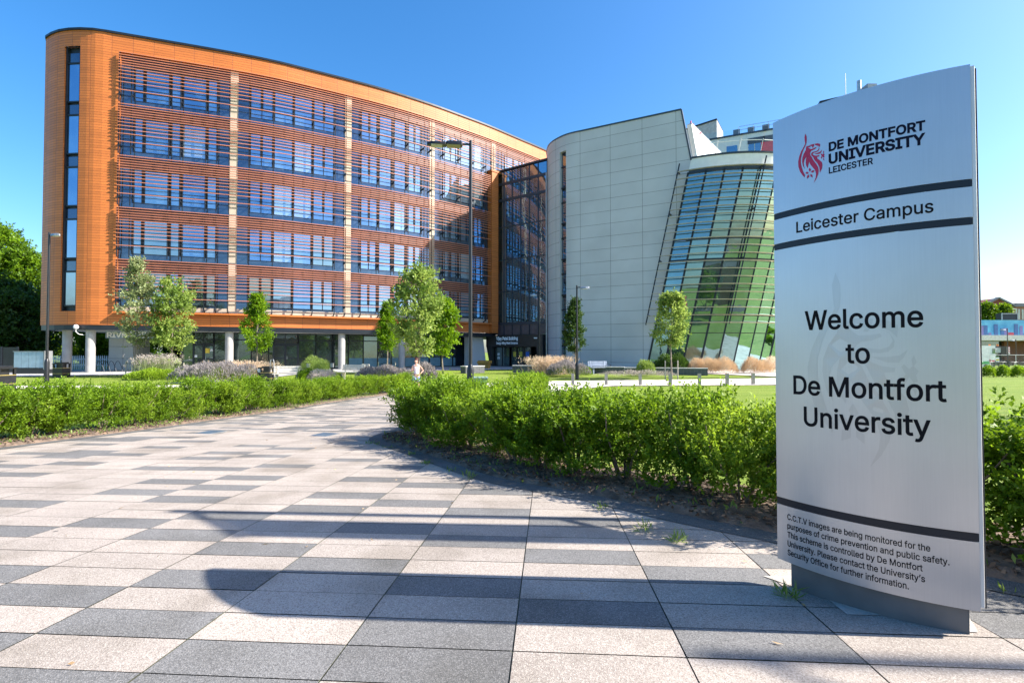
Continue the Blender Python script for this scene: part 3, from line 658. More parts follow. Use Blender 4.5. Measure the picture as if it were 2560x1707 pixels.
for k in range(5):
    zt = FL[k]; z_end = sE if k == 0 else sJ - .02
    # louvres standing off the glass, with their hangers
    mb = MB()
    for d in SLATS:
        z = zt - d
        bar(mb, sL + .02, z_end, z - .046, z, .25, .31, step=1.2)
    hang = [sL + .05]
    for b0, b1, pt in bays[:(5 if k == 0 else 4)]:
        tot = sum(w for _, w in PAT[pt]); acc = b0
        for kind, w in PAT[pt]:
            hang.append(acc); acc += w / tot * (b1 - b0)
        hang.append(b1)
    hs = [hang[0]]
    for h in hang[1:]:
        if h - hs[-1] > .75: hs.append(h)
    for h in hs:
        bar(mb, h - .03, h + .03, zt - 3.75, zt + .02, .13, .21, 1, step=1)
        mb.beam(fac(h, -.3, zt - 3.05), fac(h, .2, zt - 3.05), .05, .16, 1)
    part(mb, 'louvre_bank', [m_slat, m_dark], ob_root)
    mb = MB(); strip(mb, sL, z_end, zt - .76, zt + .1, -.30); part(mb, 'spandrel', m_spandrel, ob_root)
    zb = zt - 3.84
    mb = MB(); strip(mb, sL, z_end, zb, zt - .74, -.34)
    for b0, b1, pt in bays[:(5 if k == 0 else 4)]:
        tot = sum(w for _, w in PAT[pt]); acc = b0
        for kind, w in PAT[pt]:
            w = w / tot * (b1 - b0)
            if kind == 'd': bar(mb, acc, acc + w, zb + .02, zt - .77, -.33, -.27, step=1)
            acc += w
    if k < 4: strip(mb, sL, z_end, zb - .02, zb + .40, -.225, step=1.0)
    part(mb, 'infill_panel', m_darkpanel, ob_root)
    for b0, b1, pt in bays[:(5 if k == 0 else 4)]:
        tot = sum(w for _, w in PAT[pt]); acc = b0
        for kind, w in PAT[pt]:
            w = w / tot * (b1 - b0); a, b = acc + .06, acc + w - .06; acc += w
            if kind == 'd': continue
            lo = zb + (.42 if k < 4 else .5)
            mb = MB(); bar(mb, a, b, lo, zt - .8, -.32, -.25, step=1.0)
            wdw = part(mb, 'window', m_glass, ob_root)
            mb = MB()
            for z in (lo, zt - 2.72, zt - .84): bar(mb, a, b, z - .03, z + .04, -.3, -.215, step=1.2)
            for s in (a, b): bar(mb, s - .05, s + .05, lo, zt - .8, -.3, -.20)
            if kind == 'p': bar(mb, (a + b) / 2 - .10, (a + b) / 2 + .10, zt - 2.72, zt - .8, -.3, -.21); bar(mb, (a + b) / 2 - .03, (a + b) / 2 + .03, lo, zt - 2.72, -.3, -.21)
            part(mb, 'frame', m_dark, ob_root, wdw)
mb = MB(); bar(mb, sL, sJ, 4.66, 5.04, -.34, -.24, step=1); part(mb, 'sill_panel', m_pier, ob_root)
mb = MB()
for h in hs: mb.beam(fac(h, -.24, 4.72), fac(h, .2, 5.0), .07, .09)
part(mb, 'sill_bracket', m_dark, ob_root)
# pale columns
for px, off in ((141, -.75), (213, -.55), (570, -.55), (857, -.6), (1010, -.6)):
    p = fac(s_px(px, 2), off, 0)
    mb = MB(); mb.tube([(p.x, p.y, gz(p.x, p.y) - .1), (p.x, p.y, 3.25)], .30, 24, cap=False); part(mb, 'column', m_conc, ob_root, smooth=True)
# recessed ground floor glazing
sG0, sG1 = s_px(432, 2), s_px(1176, 2)
doors = [(s_px(462, 2), s_px(520, 2)), (s_px(676, 2), s_px(746, 2))]
GOFF = -2.6; acc = sG0
mb = MB(); strip(mb, sG0, s_px(1250, 2), -.1, 3.24, GOFF - .12); part(mb, 'shopfront_back', m_darkpanel, ob_root)
def notice(root, parent, s, z, w, h, mat, off=GOFF + .075):
    mb = MB(); bar(mb, s, s + w, z, z + h, off, off + .012, step=2); part(mb, 'notice', mat, root, parent)
m_yellow = M('yellow_notice', (.62, .46, .05), .6); m_paper = M('white_notice', (.7, .72, .72), .6); m_blue = M('blue_notice', (.03, .14, .5), .5)
def shop_frame(mb, a, b, lo, hi, tr, o=GOFF):
    for s in (a, b): bar(mb, s - .045, s + .045, lo, hi, o, o + .10)
    for z in (lo + .04, hi - .04) + ((tr,) if tr else ()): bar(mb, a, b, z - .045, z + .045, o, o + .09)
npane = 0
while acc < sG1 - .3:
    d = [x for x in doors if x[0] <= acc + .05 < x[1]]
    w = (d[0][1] - d[0][0]) if d else min(1.45, sG1 - acc, *[x[0] - acc for x in doors if x[0] > acc + .1] or [9])
    if w < .35: w = .4
    a, b = acc, acc + w; g = gz(*fac((a + b) / 2, GOFF)[:2]) + .02
    if d:
        for q in range(2):
            a2, b2 = a + w / 2 * q, a + w / 2 * (q + 1)
            mb = MB(); bar(mb, a2 + .1, b2 - .1, g + .25, 2.12, GOFF, GOFF + .05); dr = part(mb, 'glass_door', m_glass_shop, ob_root)
            mb = MB(); shop_frame(mb, a2 + .05, b2 - .05, g, 2.2, 1.05); part(mb, 'door_frame', m_dark, ob_root, dr)
            if q: mb = MB(); mb.beam(fac(a2 + .16, GOFF + .12, .95), fac(a2 + .16, GOFF + .12, 1.25), .03); part(mb, 'handle', m_steel, ob_root, dr)
            if acc < s_px(600, 2):
                if q: notice(ob_root, dr, a2 + .12, 1.5, .32, .4, m_yellow); notice(ob_root, dr, a2 + .48, 1.64, .26, .2, m_paper); notice(ob_root, dr, a2 + .4, 1.02, .32, .1, m_paper)
                else: notice(ob_root, dr, a2 + .1, 1.15, .2, .2, m_paper)
        mb = MB(); bar(mb, a + .1, b - .1, 2.3, 3.2, GOFF, GOFF + .05); dp = part(mb, 'glass_pane', m_glass_shop, ob_root)
        mb = MB(); shop_frame(mb, a, b, 2.25, 3.24, 2.62); bar(mb, (a + b) / 2 - .04, (a + b) / 2 + .04, 2.25, 3.24, GOFF, GOFF + .09); part(mb, 'frame', m_dark, ob_root, dp)
    else:
        mb = MB(); bar(mb, a, b, g, 3.22, GOFF, GOFF + .05); dp = part(mb, 'glass_pane', m_glass_shop, ob_root)
        mb = MB(); shop_frame(mb, a, b, g - .1, 3.24, 2.62); part(mb, 'frame', m_dark, ob_root, dp)
        if a > s_px(850, 2):
            mb = MB(); bar(mb, a + .08, b - .08, g + .1, 1.02, GOFF + .052, GOFF + .058); part(mb, 'frosted_film', M('frosted_film', (.10, .22, .27), .5), ob_root, dp)
    npane += 1; acc += w
# white panelled walls at ground level
for x0, x1, Y, tx in ((at(272, 43.2), at(333, 43.2), 43.2, 0), ):
    mb = MB(); mb.box(((x0 + x1) / 2, Y + 1.0, 1.64), (x1 - x0, 2.0, 3.18)); part(mb, 'panel_wall', m_wpanel, ob_root)
pA, pB = fac(s_px(1182, 2), -.9, 0), fac(s_px(1222, 2), -.9, 0)
mb = MB(); d = (pB - pA); nrm = Vector((-d.y, d.x, 0)).normalized() * .6
mb.prism([(pA.x, pA.y, 0), (pB.x + .35, pB.y + .4, 0), (pB.x, pB.y, 3.2), (pA.x, pA.y, 3.2)], nrm); part(mb, 'panel_wall', m_wpanel, ob_root)
# small white floodlight dome on an arm at the fascia
p = fac(s_px(196, 3), .25, 3.42)
mb = MB(); bmx = bmesh.new(); bmesh.ops.create_uvsphere(bmx, u_segments=14, v_segments=8, radius=.17, matrix=Matrix.Translation(p))
for f in bmx.faces: mb.face([v.co for v in f.verts])
bmx.free(); cam_l = part(mb, 'wall_lamp', m_white, ob_root, smooth=True)
mb = MB(); q = fac(s_px(206, 3), -.2, 2.85); mb.tube([p, p - Vector((0, 0, .35)), p + Vector((.12, .1, -.52)), q], .022, 8); part(mb, 'arm', m_white, ob_root, cam_l, smooth=True)

# RIVERSIDE board hung below the soffit
bx0, bx1, bY = at(264, 39.9), at(385.5, 39.9), 39.9
rb = empty('hanging_sign', ((bx0 + bx1) / 2, bY, 2.66), 'pale grey board with white capital letters hung over the open undercroft', 'sign')
mb = MB(); mb.box(((bx0 + bx1) / 2, bY, 2.94), (bx1 - bx0, .08, .58)); part(mb, 'board', M('slate_blue_board', (.20, .27, .33), .5), rb)
mb = MB()
for t in fit_text('RIVERSIDE', bx0 + .12, bx1 - .12, 2.74, .40, .03): mb.face([(x, bY - .045, z) for x, z in t])
part(mb, 'lettering', m_white, rb)
for s_ in (-1, 1):
    mb = MB(); mb.box(((bx0 + bx1) / 2 + s_ * 1.2, bY, 3.235), (.06, .06, .04)); part(mb, 'hanger', m_dark, rb)

# ---------------------------------------------------------------- glass link with the west entrance
LA, LB = Vector((-1.75, 55.14, 0)), Vector((3.55, 51.25, 0)); LD = (LB - LA).normalized(); LN = Vector((LD.y, -LD.x, 0)); LLEN = (LB - LA).length
link = empty('glass_link', ((LA.x + LB.x) / 2, (LA.y + LB.y) / 2, 0), 'dark glass curtain wall block between the orange building and the grey wing', 'building')
def lk(u, z, off=0.): return LA + LD * u + LN * off + Vector((0, 0, z))
def lbox(mb, u0, u1, z0, z1, o0, o1, mi=0):
    A = [lk(u0, z0, o0), lk(u1, z0, o0), lk(u1, z0, o1), lk(u0, z0, o1)]; mb.prism(A, (0, 0, z1 - z0), mi)
NC = 6; cw = LLEN / NC; rows = [(4.7, 8.0), (8.0, 11.4), (11.4, 14.9), (14.9, 17.7), (17.95, 19.45), (19.7, 20.9)]
for c in range(NC):
    for z0, z1 in rows:
        mb = MB(); lbox(mb, c * cw + .04, (c + 1) * cw - .04, z0 + .04, z1 - .04, -.10, -.02); part(mb, 'glass_pane', m_glass_link, link)
mb = MB()
for c in range(NC + 1): lbox(mb, c * cw - .035, c * cw + .035, 3.4, 21.0, -.2, .05)
for z in (8.0, 11.4, 14.9): lbox(mb, 0, LLEN, z - .05, z + .05, -.2, .035)
for z0, z1 in ((17.68, 17.97), (19.43, 19.72), (4.45, 4.74)): lbox(mb, 0, LLEN, z0, z1, -.2, .042)
part(mb, 'mullion_grid', M('link_mullion', (.05, .055, .075), .4, .4), link)
mb = MB(); lbox(mb, -.1, LLEN + .1, 20.93, 21.12, -7, .12); part(mb, 'roof_edge', m_dark, link)
mb = MB(); lbox(mb, .05, LLEN - .05, 3.3, 20.9, -6, -.21); part(mb, 'core', m_darkpanel, link)
mb = MB(); lbox(mb, .05, LLEN, 3.42, 4.44, -.2, -.05); part(mb, 'spandrel', M('link_spandrel', (.09, .065, .075), .4), link)
mb = MB(); mb.tube([lk(-.22, .1, .14), lk(-.22, 20.8, .14)], .06, 10); part(mb, 'downpipe', m_steel, link, smooth=True)
porch = empty('entrance_porch', tuple(lk(LLEN / 2, 0, .5)), 'black entrance porch with white lettering over its glass doors below the glass block', 'entrance')
mb = MB(); lbox(mb, -.85, LLEN - .2, 2.15, 3.36, -.8, .6); part(mb, 'fascia', m_black, porch)
mb = MB(); mb.prism([lk(-.85, 2.15, .55), lk(-.1, 2.15, .55), lk(-.05, 0, .55), lk(-.35, 0, .55)], LN * -1.2); part(mb, 'slanted_jamb', m_black, porch)
mb = MB(); mb.prism([lk(LLEN - 1.0, 2.15, .55), lk(LLEN - .2, 2.15, .55), lk(LLEN - .2, 0, .55), lk(LLEN - .7, 0, .55)], LN * -1.2); part(mb, 'slanted_jamb', m_black, porch)
mb = MB()
for t in fit_text('Vijay Patel Building', .55, 3.35, 2.86, .34, .03): mb.face([lk(x, z, .606) for x, z in t])
for t in fit_text('Design Wing West Entrance', .55, 3.35, 2.42, .25, .03): mb.face([lk(x, z, .606) for x, z in t])
part(mb, 'lettering', M('bright_white_vinyl', (.85, .86, .9), .5), porch)
for i, (u0, u1) in enumerate(((0., .95), (.98, 1.9), (2.2, 2.95), (2.98, 3.75), (3.8, 4.6))):
    mb = MB(); lbox(mb, u0 + .05, u1 - .05, .1, 2.1, .02, .07); dr = part(mb, 'glass_door', m_glass_shop, porch)
    mb = MB()
    for u in (u0, u1): lbox(mb, u - .04, u + .04, .05, 2.14, .0, .1)
    lbox(mb, u0, u1, .05, .15, .0, .095); part(mb, 'door_frame', m_black, porch, dr)
    if i in (2, 3, 4): mb = MB(); lbox(mb, u0 + .2, u1 - .2, 1.1, 1.62, .075, .085); part(mb, 'notice', m_yellow if i < 4 else m_blue, porch, dr)
    if i in (0,): mb = MB(); lbox(mb, u0 + .3, u1 - .35, .85, 1.1, .075, .085); lbox(mb, u0 + .3, u1 - .35, 1.25, 1.5, .075, .085); part(mb, 'notice', m_paper, porch, dr)
mb = MB(); lbox(mb, -.3, LLEN - .2, 0, 2.15, -.9, -.7); part(mb, 'back_wall', m_black, porch)
mb = MB(); c = lk(LLEN - .95, 3.0, .7); mb.box(tuple(c), (.32, .2, .12), rz=-.5); part(mb, 'camera_housing', m_white, porch)

# ---------------------------------------------------------------- grey panelled wing with the leaning glass tower
wing = empty('grey_wing', (10, 46, 0), 'pale grey panelled curved wing ending in a leaning glass tower with bronze louvres', 'building')
WT = 22.0
WPL = resample([(6.5, 62), (4.6, 56.5), (3.66, 53), (3.57, 51.1), (3.72, 50.1), (4.12, 49.15), (4.85, 48.12), (5.55, 47.52), (6.313, 47.103)], .15)
wd = np.array([7.729, -4.119]) / math.hypot(7.729, 4.119)
WP = np.array(WPL); WS = np.concatenate([[0], np.cumsum(np.linalg.norm(np.diff(WP, axis=0), axis=1))]); S0 = WS[-1]
def wp(s, z=0., off=0.):
    if s >= S0: p = WP[-1] + wd * (s - S0); t = wd
    else:
        p = np.array([np.interp(s, WS, WP[:, k]) for k in (0, 1)]); a, b = max(s - .25, 0), min(s + .25, S0)
        t = np.array([np.interp(b, WS, WP[:, k]) - np.interp(a, WS, WP[:, k]) for k in (0, 1)]); t /= np.linalg.norm(t)
    n = np.array([t[1], -t[0]]); p = p + n * off; return Vector((p[0], p[1], z))
def w_px(px, z=10.):
    ss_ = np.arange(float(WS[np.argmin(np.abs(WP[:, 1] - 50.6))]), S0 + 12, .03); return min((abs(p.x / (p.y * math.cos(TH) + (z - EYE) * math.sin(TH)) - (px - 1280) / 1280), s) for s, p in ((s, wp(s)) for s in ss_))[1]
E_BOT = S0 + math.hypot(11.65 - 6.313, 44.26 - 47.103); E_TOP = S0 + math.hypot(14.986 - 6.313, 42.48 - 47.103); E_SAIL = S0 + math.hypot(14.299 - 6.313, 42.84 - 47.103)
def s_edge(z): return E_BOT + (E_TOP - E_BOT) * (z - .1) / 17.6 if z <= 17.7 else E_TOP + (E_SAIL - E_TOP) * (z - 17.7) / (WT - 17.7)
sl0, sl1 = w_px(1400), w_px(1415.5)
mb = MB()
def wstrip(mb, s0, s1, z0, z1, off=0., step=.45, mi=0):
    n = max(1, int((s1 - s0) / step)); q = np.linspace(s0, s1, n + 1)
    for a, b in zip(q, q[1:]): mb.face([wp(a, z0, off), wp(b, z0, off), wp(b, z1, off), wp(a, z1, off)], mi, [(a, z0), (b, z0), (b, z1), (a, z1)])
wstrip(mb, 0, sl0, -.2, WT); wstrip(mb, sl0, sl1, 20.6, WT); wstrip(mb, sl1, S0, -.2, WT)
for z0, z1 in ((-.2, 17.7), (17.7, WT)):
    a, b0, b1 = S0, s_edge(z0), s_edge(z1)
    mb.face([wp(a, z0), wp(b0, z0), wp(b1, z1), wp(a, z1)], 0, [(a, z0), (b0, z0), (b1, z1), (a, z1)])
for s in (sl0, sl1): mb.face([wp(s, -.2), wp(s, -.2, -.3), wp(s, 20.6, -.3), wp(s, 20.6)], 0, [(s, 0), (s, .1), (s, .1), (s, 0)])
m_panel.node_tree.nodes['Mapping'].inputs['Location'].default_value = (-(S0 % 2.87), -((WT - .9) % 1.135), 0)
part(mb, 'wall', m_panel, wing)
mb = MB()                                            # back of the sail, roof and rear walls
def bk_(p, d=.45): return p + Vector((wd[1], -wd[0], 0)) * -d
for z0, z1 in ((.1, 17.7), (17.7, WT)):
    mb.face([bk_(wp(S0, z0)), bk_(wp(s_edge(z0), z0)), bk_(wp(s_edge(z1), z1)), bk_(wp(S0, z1))][::-1])
    mb.face([wp(s_edge(z0), z0), bk_(wp(s_edge(z0), z0)), bk_(wp(s_edge(z1), z1)), wp(s_edge(z1), z1)])
mb.face([wp(s, WT - .35) for s in np.linspace(.2, S0, 24)] + [wp(s_edge(WT) - 1.5, WT - .35), Vector((22, 58, WT - .35)), Vector((14, 63, WT - .35))])
part(mb, 'sail_back', m_offwhite, wing)
mb = MB()
for a, b in zip(np.linspace(0, S0, 40), np.linspace(0, S0, 40)[1:]):
    mb.face([wp(a, WT, .05), wp(b, WT, .05), wp(b, WT + .14, .05), wp(a, WT + .14, .05)]); mb.face([wp(a, WT + .14, .05), wp(b, WT + .14, .05), wp(b, WT + .14, -.4), wp(a, WT + .14, -.4)])
mb.beam(wp(S0, WT + .07, -.18), wp(E_SAIL, WT + .07, -.18), .46, .14); mb.beam(wp(E_SAIL, WT + .07, -.2), wp(E_TOP, 17.6, -.2), .5, .12)
part(mb, 'coping', M('slate_coping', (.03, .05, .075), .5), wing)
mb = MB(); wstrip(mb, sl0, sl1, -.2, 20.6, -.3); part(mb, 'slot_back', m_dark, wing)
for k in range(6):
    mb = MB(); z0 = 20.4 - 3.4 * (k + 1)
    for a, b in ((sl0 + .12, sl1 - .03),): wstrip(mb, a, b, z0 + .25, z0 + 3.3, -.24)
    f = part(mb, 'slot_window', m_glass_link, wing); mb = MB()
    for a, b in ((z0 + .1, z0 + .25), (z0 + 2.1, z0 + 2.25)): wstrip(mb, sl0, sl1, a, b, -.2)
    part(mb, 'frame', m_dark, wing, f)
mb = MB(); p = wp(w_px(1368.6), 0, .12); mb.tube([(p.x - .1, p.y, .1), (p.x - .1, p.y, 19.4)], .055, 10); part(mb, 'downpipe', m_steel, wing, smooth=True)
# leaning tower: a cylinder sheared along the wall
TC = np.array([19.83, 50.84]); TR = 9.68; SH = np.array([3.336, -1.78]) / 17.6; TZ = 17.7
a0 = math.atan2(42.48 - TC[1], 14.986 - TC[0])
def tw(a, z, off=0.):
    p = TC + (TR + off) * np.array([math.cos(a), math.sin(a)]) + SH * (z - TZ); return Vector((p[0], p[1], z))
da = 1.42 / TR; NT = 15
mb = MB()
for k in range(NT * 2):
    a, b = a0 + da / 2 * k, a0 + da / 2 * (k + 1); mb.face([tw(a, 16.75, .02), tw(b, 16.75, .02), tw(b, TZ, .02), tw(a, TZ, .02)])
    mb.face([tw(a, 16.75, .02), tw(b, 16.75, .02), tw(b, 16.75, -.5), tw(a, 16.75, -.5)])
part(mb, 'fascia', m_white, wing)
mb = MB()
for k in range(NT * 2):
    a, b = a0 + da / 2 * k, a0 + da / 2 * (k + 1)
    for z0, z1, o in ((TZ, TZ + .16, .06), (16.45, 16.74, -.02)):
        mb.face([tw(a, z0, o), tw(b, z0, o), tw(b, z1, o), tw(a, z1, o)]); mb.face([tw(a, z1, o), tw(b, z1, o), tw(b, z1, -.6), tw(a, z1, -.6)])
part(mb, 'coping', M('slate_trim', (.025, .04, .06), .5), wing)
TROW = [(.1, 3.15), (3.2, 4.6), (4.75, 6.9), (6.95, 9.2), (9.35, 10.9), (11.0, 13.2), (13.25, 14.9), (14.95, 16.4)]
for k in range(NT):
    a, b = a0 + da * k + .004, a0 + da * (k + 1) - .004
    for z0, z1 in TROW:
        mb = MB(); mb.prism([tw(a, z0), tw(b, z0), tw(b, z1), tw(a, z1)], (-.04 * math.cos((a + b) / 2), -.04 * math.sin((a + b) / 2), 0)); part(mb, 'glass_pane', m_glass_cone, wing)
for k in range(NT + 1):
    a = a0 + da * k; mb = MB(); mb.beam(tw(a, .05, .0), tw(a, 16.6, .0), .06, .16); part(mb, 'mullion', m_dark, wing)
mb = MB()
for z, h in ((3.175, .05), (4.675, .15), (9.27, .15), (10.95, .1), (14.92, .05), (6.92, .04), (13.22, .04)):
    for k in range(NT * 2):
        a, b = a0 + da / 2 * k, a0 + da / 2 * (k + 1); mb.face([tw(a, z - h / 2, .05), tw(b, z - h / 2, .05), tw(b, z + h / 2, .05), tw(a, z + h / 2, .05)])
part(mb, 'transom', m_dark, wing)
zl = np.arange(4.0, 17.2, .63)
for z in zl:
    mb = MB()
    for k in range(-1, NT * 2):
        a, b = a0 + da / 2 * k, a0 + da / 2 * (k + 1); z2 = z + .055
        for q in (((z, .62), (z2, .62)), ((z, .42), (z, .62)), ((z2, .42), (z2, .62)), ((z, .42), (z2, .42))):
            (za, oa), (zb_, ob) = q; mb.face([tw(a, za, oa), tw(b, za, oa), tw(b, zb_, ob), tw(a, zb_, ob)])
    part(mb, 'louvre', m_bronze, wing)
for k in (-.5, 4, 7.5, 11):
    a = a0 + da * k; mb = MB(); mb.beam(tw(a, 3.9, .55), tw(a, 17.3, .55), .06, .10)
    for z in (4.7, 9.3, 13.2, 16.6): mb.beam(tw(a, z, 0), tw(a, z, .56), .10)
    part(mb, 'louvre_rail', m_dark, wing)
for k in range(9):
    a, b = a0 + da * 1.3 * k + .01, a0 + da * 1.3 * (k + 1) - .01
    mb = MB(); mb.face([tw(a, TZ + .16, -.35), tw(b, TZ + .16, -.35), tw(b, TZ + 2.05, -.35), tw(a, TZ + 2.05, -.35)]); g = part(mb, 'balustrade_glass', m_clear, wing)
    mb = MB(); mb.beam(tw(b + .01, TZ + .16, -.37), tw(b + .01, TZ + 1.3, -.37), .05); mb.beam(tw(a, TZ + 1.18, -.33), tw(b, TZ + 1.18, -.33), .05); part(mb, 'balustrade_rail', m_white, wing, g)
mb = MB()
mb.face([tw(a0 + da * k, TZ + .1, -.3) for k in range(NT + 1)] + [Vector((27, 58, TZ + .1)), Vector((14, 60, TZ + .1))]); part(mb, 'roof_deck', m_apron, wing)
mb = MB(); mb.face([tw(a0 + da * NT, z, -.3) for z in (0, TZ)] + [Vector((27, 58, TZ)), Vector((24, 58, 0))]); part(mb, 'rear_wall', m_offwhite, wing)
mb = MB(); mb.prism([(15.6, 43.6, 17.8), (15.0, 43.5, 21.0), (19.5, 48.0, 20.1), (19.5, 48.0, 17.8)], (.3, -.25, 0)); part(mb, 'roof_gable', m_white, wing)
mb = MB(); mb.beam((15.2, 43.4, 21.06), (19.7, 47.9, 20.16), .4, .1); part(mb, 'gable_trim', m_steel, wing)
mb = MB()
for k in range(5): mb.tube([(15.5 + .18 * k, 44.2 + .15 * k, 20.4), (15.6 + .22 * k, 44.2, 21.7 - .25 * k)], .06, 6)
mb.box((16.3, 44.6, 20.3), (.5, .4, .5)); part(mb, 'roof_equipment', m_red, wing)

# ---------------------------------------------------------------- apartment building behind the tower
apt = empty('apartment_block', (36, 80, 0), 'white flat roofed apartment building with dark windows rising behind the glass tower', 'building')
AD = Vector((.90, -.43, 0)).normalized(); AN = Vector((AD.y, -AD.x, 0)); A0 = Vector((at(1780, 78), 78, 0))
def ap(u, z, off=0.): return A0 + AD * u + AN * off + Vector((0, 0, z))
def abox(mb, u0, u1, z0, z1, o0, o1): mb.prism([ap(u0, z0, o0), ap(u1, z0, o0), ap(u1, z0, o1), ap(u0, z0, o1)], (0, 0, z1 - z0))
mb = MB(); abox(mb, 0, 17, 0, 34.1, -12, 0); part(mb, 'wall', m_offwhite, apt)
mb = MB(); abox(mb, -.1, 17.1, 34.1, 34.35, -12.1, .12); part(mb, 'roof_edge', m_dark, apt)
for u0, u1, z0, z1, mt in ((2.3, 3.8, 27, 32.7, 'w'), (5.3, 6.1, 27, 32.5, 'w'), (6.2, 6.95, 27, 32.5, 'w'), (7.0, 9.5, 27, 32.5, 'r'), (2.3, 3.8, 21, 26, 'w'), (5.3, 9.5, 21, 26, 'w')):
    mb = MB(); abox(mb, u0, u1, z0, z1, -.2, .06); part(mb, 'window' if mt == 'w' else 'red_panel', m_glass_link if mt == 'w' else M('red_panel', (.55, .015, .03), .4), apt)
mb = MB(); abox(mb, 5.2, 9.6, 32.52, 33.4, -.2, .07); part(mb, 'window_head', m_dark, apt)
for u in (3.2, 5.2, 7.2):
    mb = MB(); abox(mb, u, u + .95, 34.35, 35.5, -2.2, -1.0); part(mb, 'roof_vent', M('slate_vent', (.10, .13, .17), .5), apt)
mb = MB(); mb.beam(ap(4, 35.6, -.4), ap(17, 35.6, -.4), .05); mb.beam(ap(4, 35.1, -.4), ap(17, 35.1, -.4), .05)
for u in range(4, 18, 2): mb.beam(ap(u, 34.3, -.4), ap(u, 35.6, -.4), .05)
part(mb, 'roof_rail', m_steel, apt)
mb = MB(); mb.prism([(at(1716, 88), 88, 0), (at(1797, 84), 84, 0), (at(1816, 88), 88.6, 0), (at(1730, 92), 93, 0)], (0, 0, 40.0)); part(mb, 'stair_tower', M('grey_render', (.42, .42, .44), .8), apt)
mb = MB(); mb.prism([(at(1715, 87.9), 87.9, 40.0), (at(1797, 83.9), 83.9, 40.0), (at(1817, 88), 88.7, 40.0), (at(1730, 92), 93, 40.0)], (0, 0, .25)); part(mb, 'roof_edge', m_dark, apt)
T0, T1 = at(2058, 70), at(2225, 66)
mb = MB(); mb.prism([(T0, 70, 0), (T1, 66, 0), (T1 + 3, 76, 0), (T0 + 3, 80, 0)], (0, 0, 35.4)); part(mb, 'wall', m_offwhite, apt)
mb = MB(); mb.prism([(T0 - .1, 69.9, 35.4), (T1, 65.9, 35.4), (T1 + 3, 76, 35.4), (T0 + 3, 80, 35.4)], (0, 0, .8)); part(mb, 'roof_edge', m_dark, apt)
mb = MB(); X = at(2147, 70); mb.tube([(X, 72, 36), (X, 72, 41.2)], .05, 6); part(mb, 'aerial', m_white, apt)
mb = MB(); X = at(2170, 70); mb.tube([(X, 71, 36), (X, 71, 39.6)], .28, 12); part(mb, 'flue', m_steel, apt, smooth=True)
mb = MB(); X = at(2196, 70); mb.box((X, 71, 37.6), (1.3, 1.2, 2.6)); part(mb, 'roof_vent', M('grey_vent', (.14, .2, .28), .5), apt)

# ---------------------------------------------------------------- vegetation
def shoots(base, dirs, n_per, length, lsize, spread=.5):
    """leaves set along short shoots"""
    n = len(base); t = np.tile((np.arange(n_per) + .5) / n_per, n); B = np.repeat(base, n_per, 0); D = np.repeat(unit(dirs), n_per, 0); Ln = np.repeat(length, n_per)[:, None]
    P = B + D * Ln * t[:, None] + rng.normal(size=(n * n_per, 3)) * .008
    return P, unit(D * .7 + rng.normal(size=P.shape) * spread), np.repeat(rng.random(n), n_per), t
def shrub(h, w, n, lsize, mats, seed, pale=.25):
    """upright evergreen hedge shrub: several stems from the base, shoots standing out at the top"""
    global rng
    rng = np.random.default_rng(seed)
    root = empty('hedge_shrub', (0, 0, 0), 'x', 'shrub', 'x')
    mb = MB()
    ns = 6; tips = []
    for k in range(ns):
        a = 2 * math.pi * k / ns + rng.normal() * .3; r = w * (.25 + .3 * rng.random())
        p = [(.03 * math.cos(a), .03 * math.sin(a), -.03), (.35 * r * math.cos(a), .35 * r * math.sin(a), h * .3), (.8 * r * math.cos(a + .2), .8 * r * math.sin(a + .2), h * .62), (r * math.cos(a + .3), r * math.sin(a + .3), h * .86)]
        mb.tube(p, [.016, .012, .008, .004], 5); tips.append(p)
    o = mb.build('stem', m_twig, root)
    nb = n // 13
    # clump centres give light and dark masses
    nc = 46; cz = h * (.12 + .74 * rng.random(nc) ** .85); ca = rng.random(nc) * 6.283; cr = w * .5 * np.sqrt(rng.random(nc)) * np.interp(cz / h, [0, .2, .6, 1], [.55, .95, 1, .8])
    C = np.stack([cr * np.cos(ca), cr * np.sin(ca), cz], -1)
    i = rng.integers(0, nc, nb); base = C[i] + rng.normal(size=(nb, 3)) * [.085, .085, .075]
    base[:, 2] = np.clip(base[:, 2], h * .1, h * 1.0)
    out = base * [1, 1, 0]; d = unit(out) * .55 + [0, 0, .85] + rng.normal(size=base.shape) * .35
    ln = .07 + .09 * rng.random(nb)
    nt = max(10, nb // 14)                                   # leaders above the top
    lt = C[rng.integers(0, nc, nt)] * [1, 1, 0] + np.stack([rng.normal(size=nt) * .05, rng.normal(size=nt) * .05, h * (.80 + .14 * rng.random(nt))], -1)
    base = np.concatenate([base, lt]); d = np.concatenate([d, rng.normal(size=(nt, 3)) * .22 + [0, 0, 1]]); ln = np.concatenate([ln, .10 + .13 * rng.random(nt)])
    P, D, rs, t = shoots(base, d, 13, ln, lsize, .62)
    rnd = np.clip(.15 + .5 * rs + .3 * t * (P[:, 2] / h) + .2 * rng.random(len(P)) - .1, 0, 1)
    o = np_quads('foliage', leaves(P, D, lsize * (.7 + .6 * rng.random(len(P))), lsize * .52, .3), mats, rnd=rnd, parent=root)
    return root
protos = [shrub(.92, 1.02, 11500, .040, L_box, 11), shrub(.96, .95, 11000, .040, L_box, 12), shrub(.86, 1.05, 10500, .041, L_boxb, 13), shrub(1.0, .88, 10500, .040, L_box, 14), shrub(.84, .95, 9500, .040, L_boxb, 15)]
used = set()
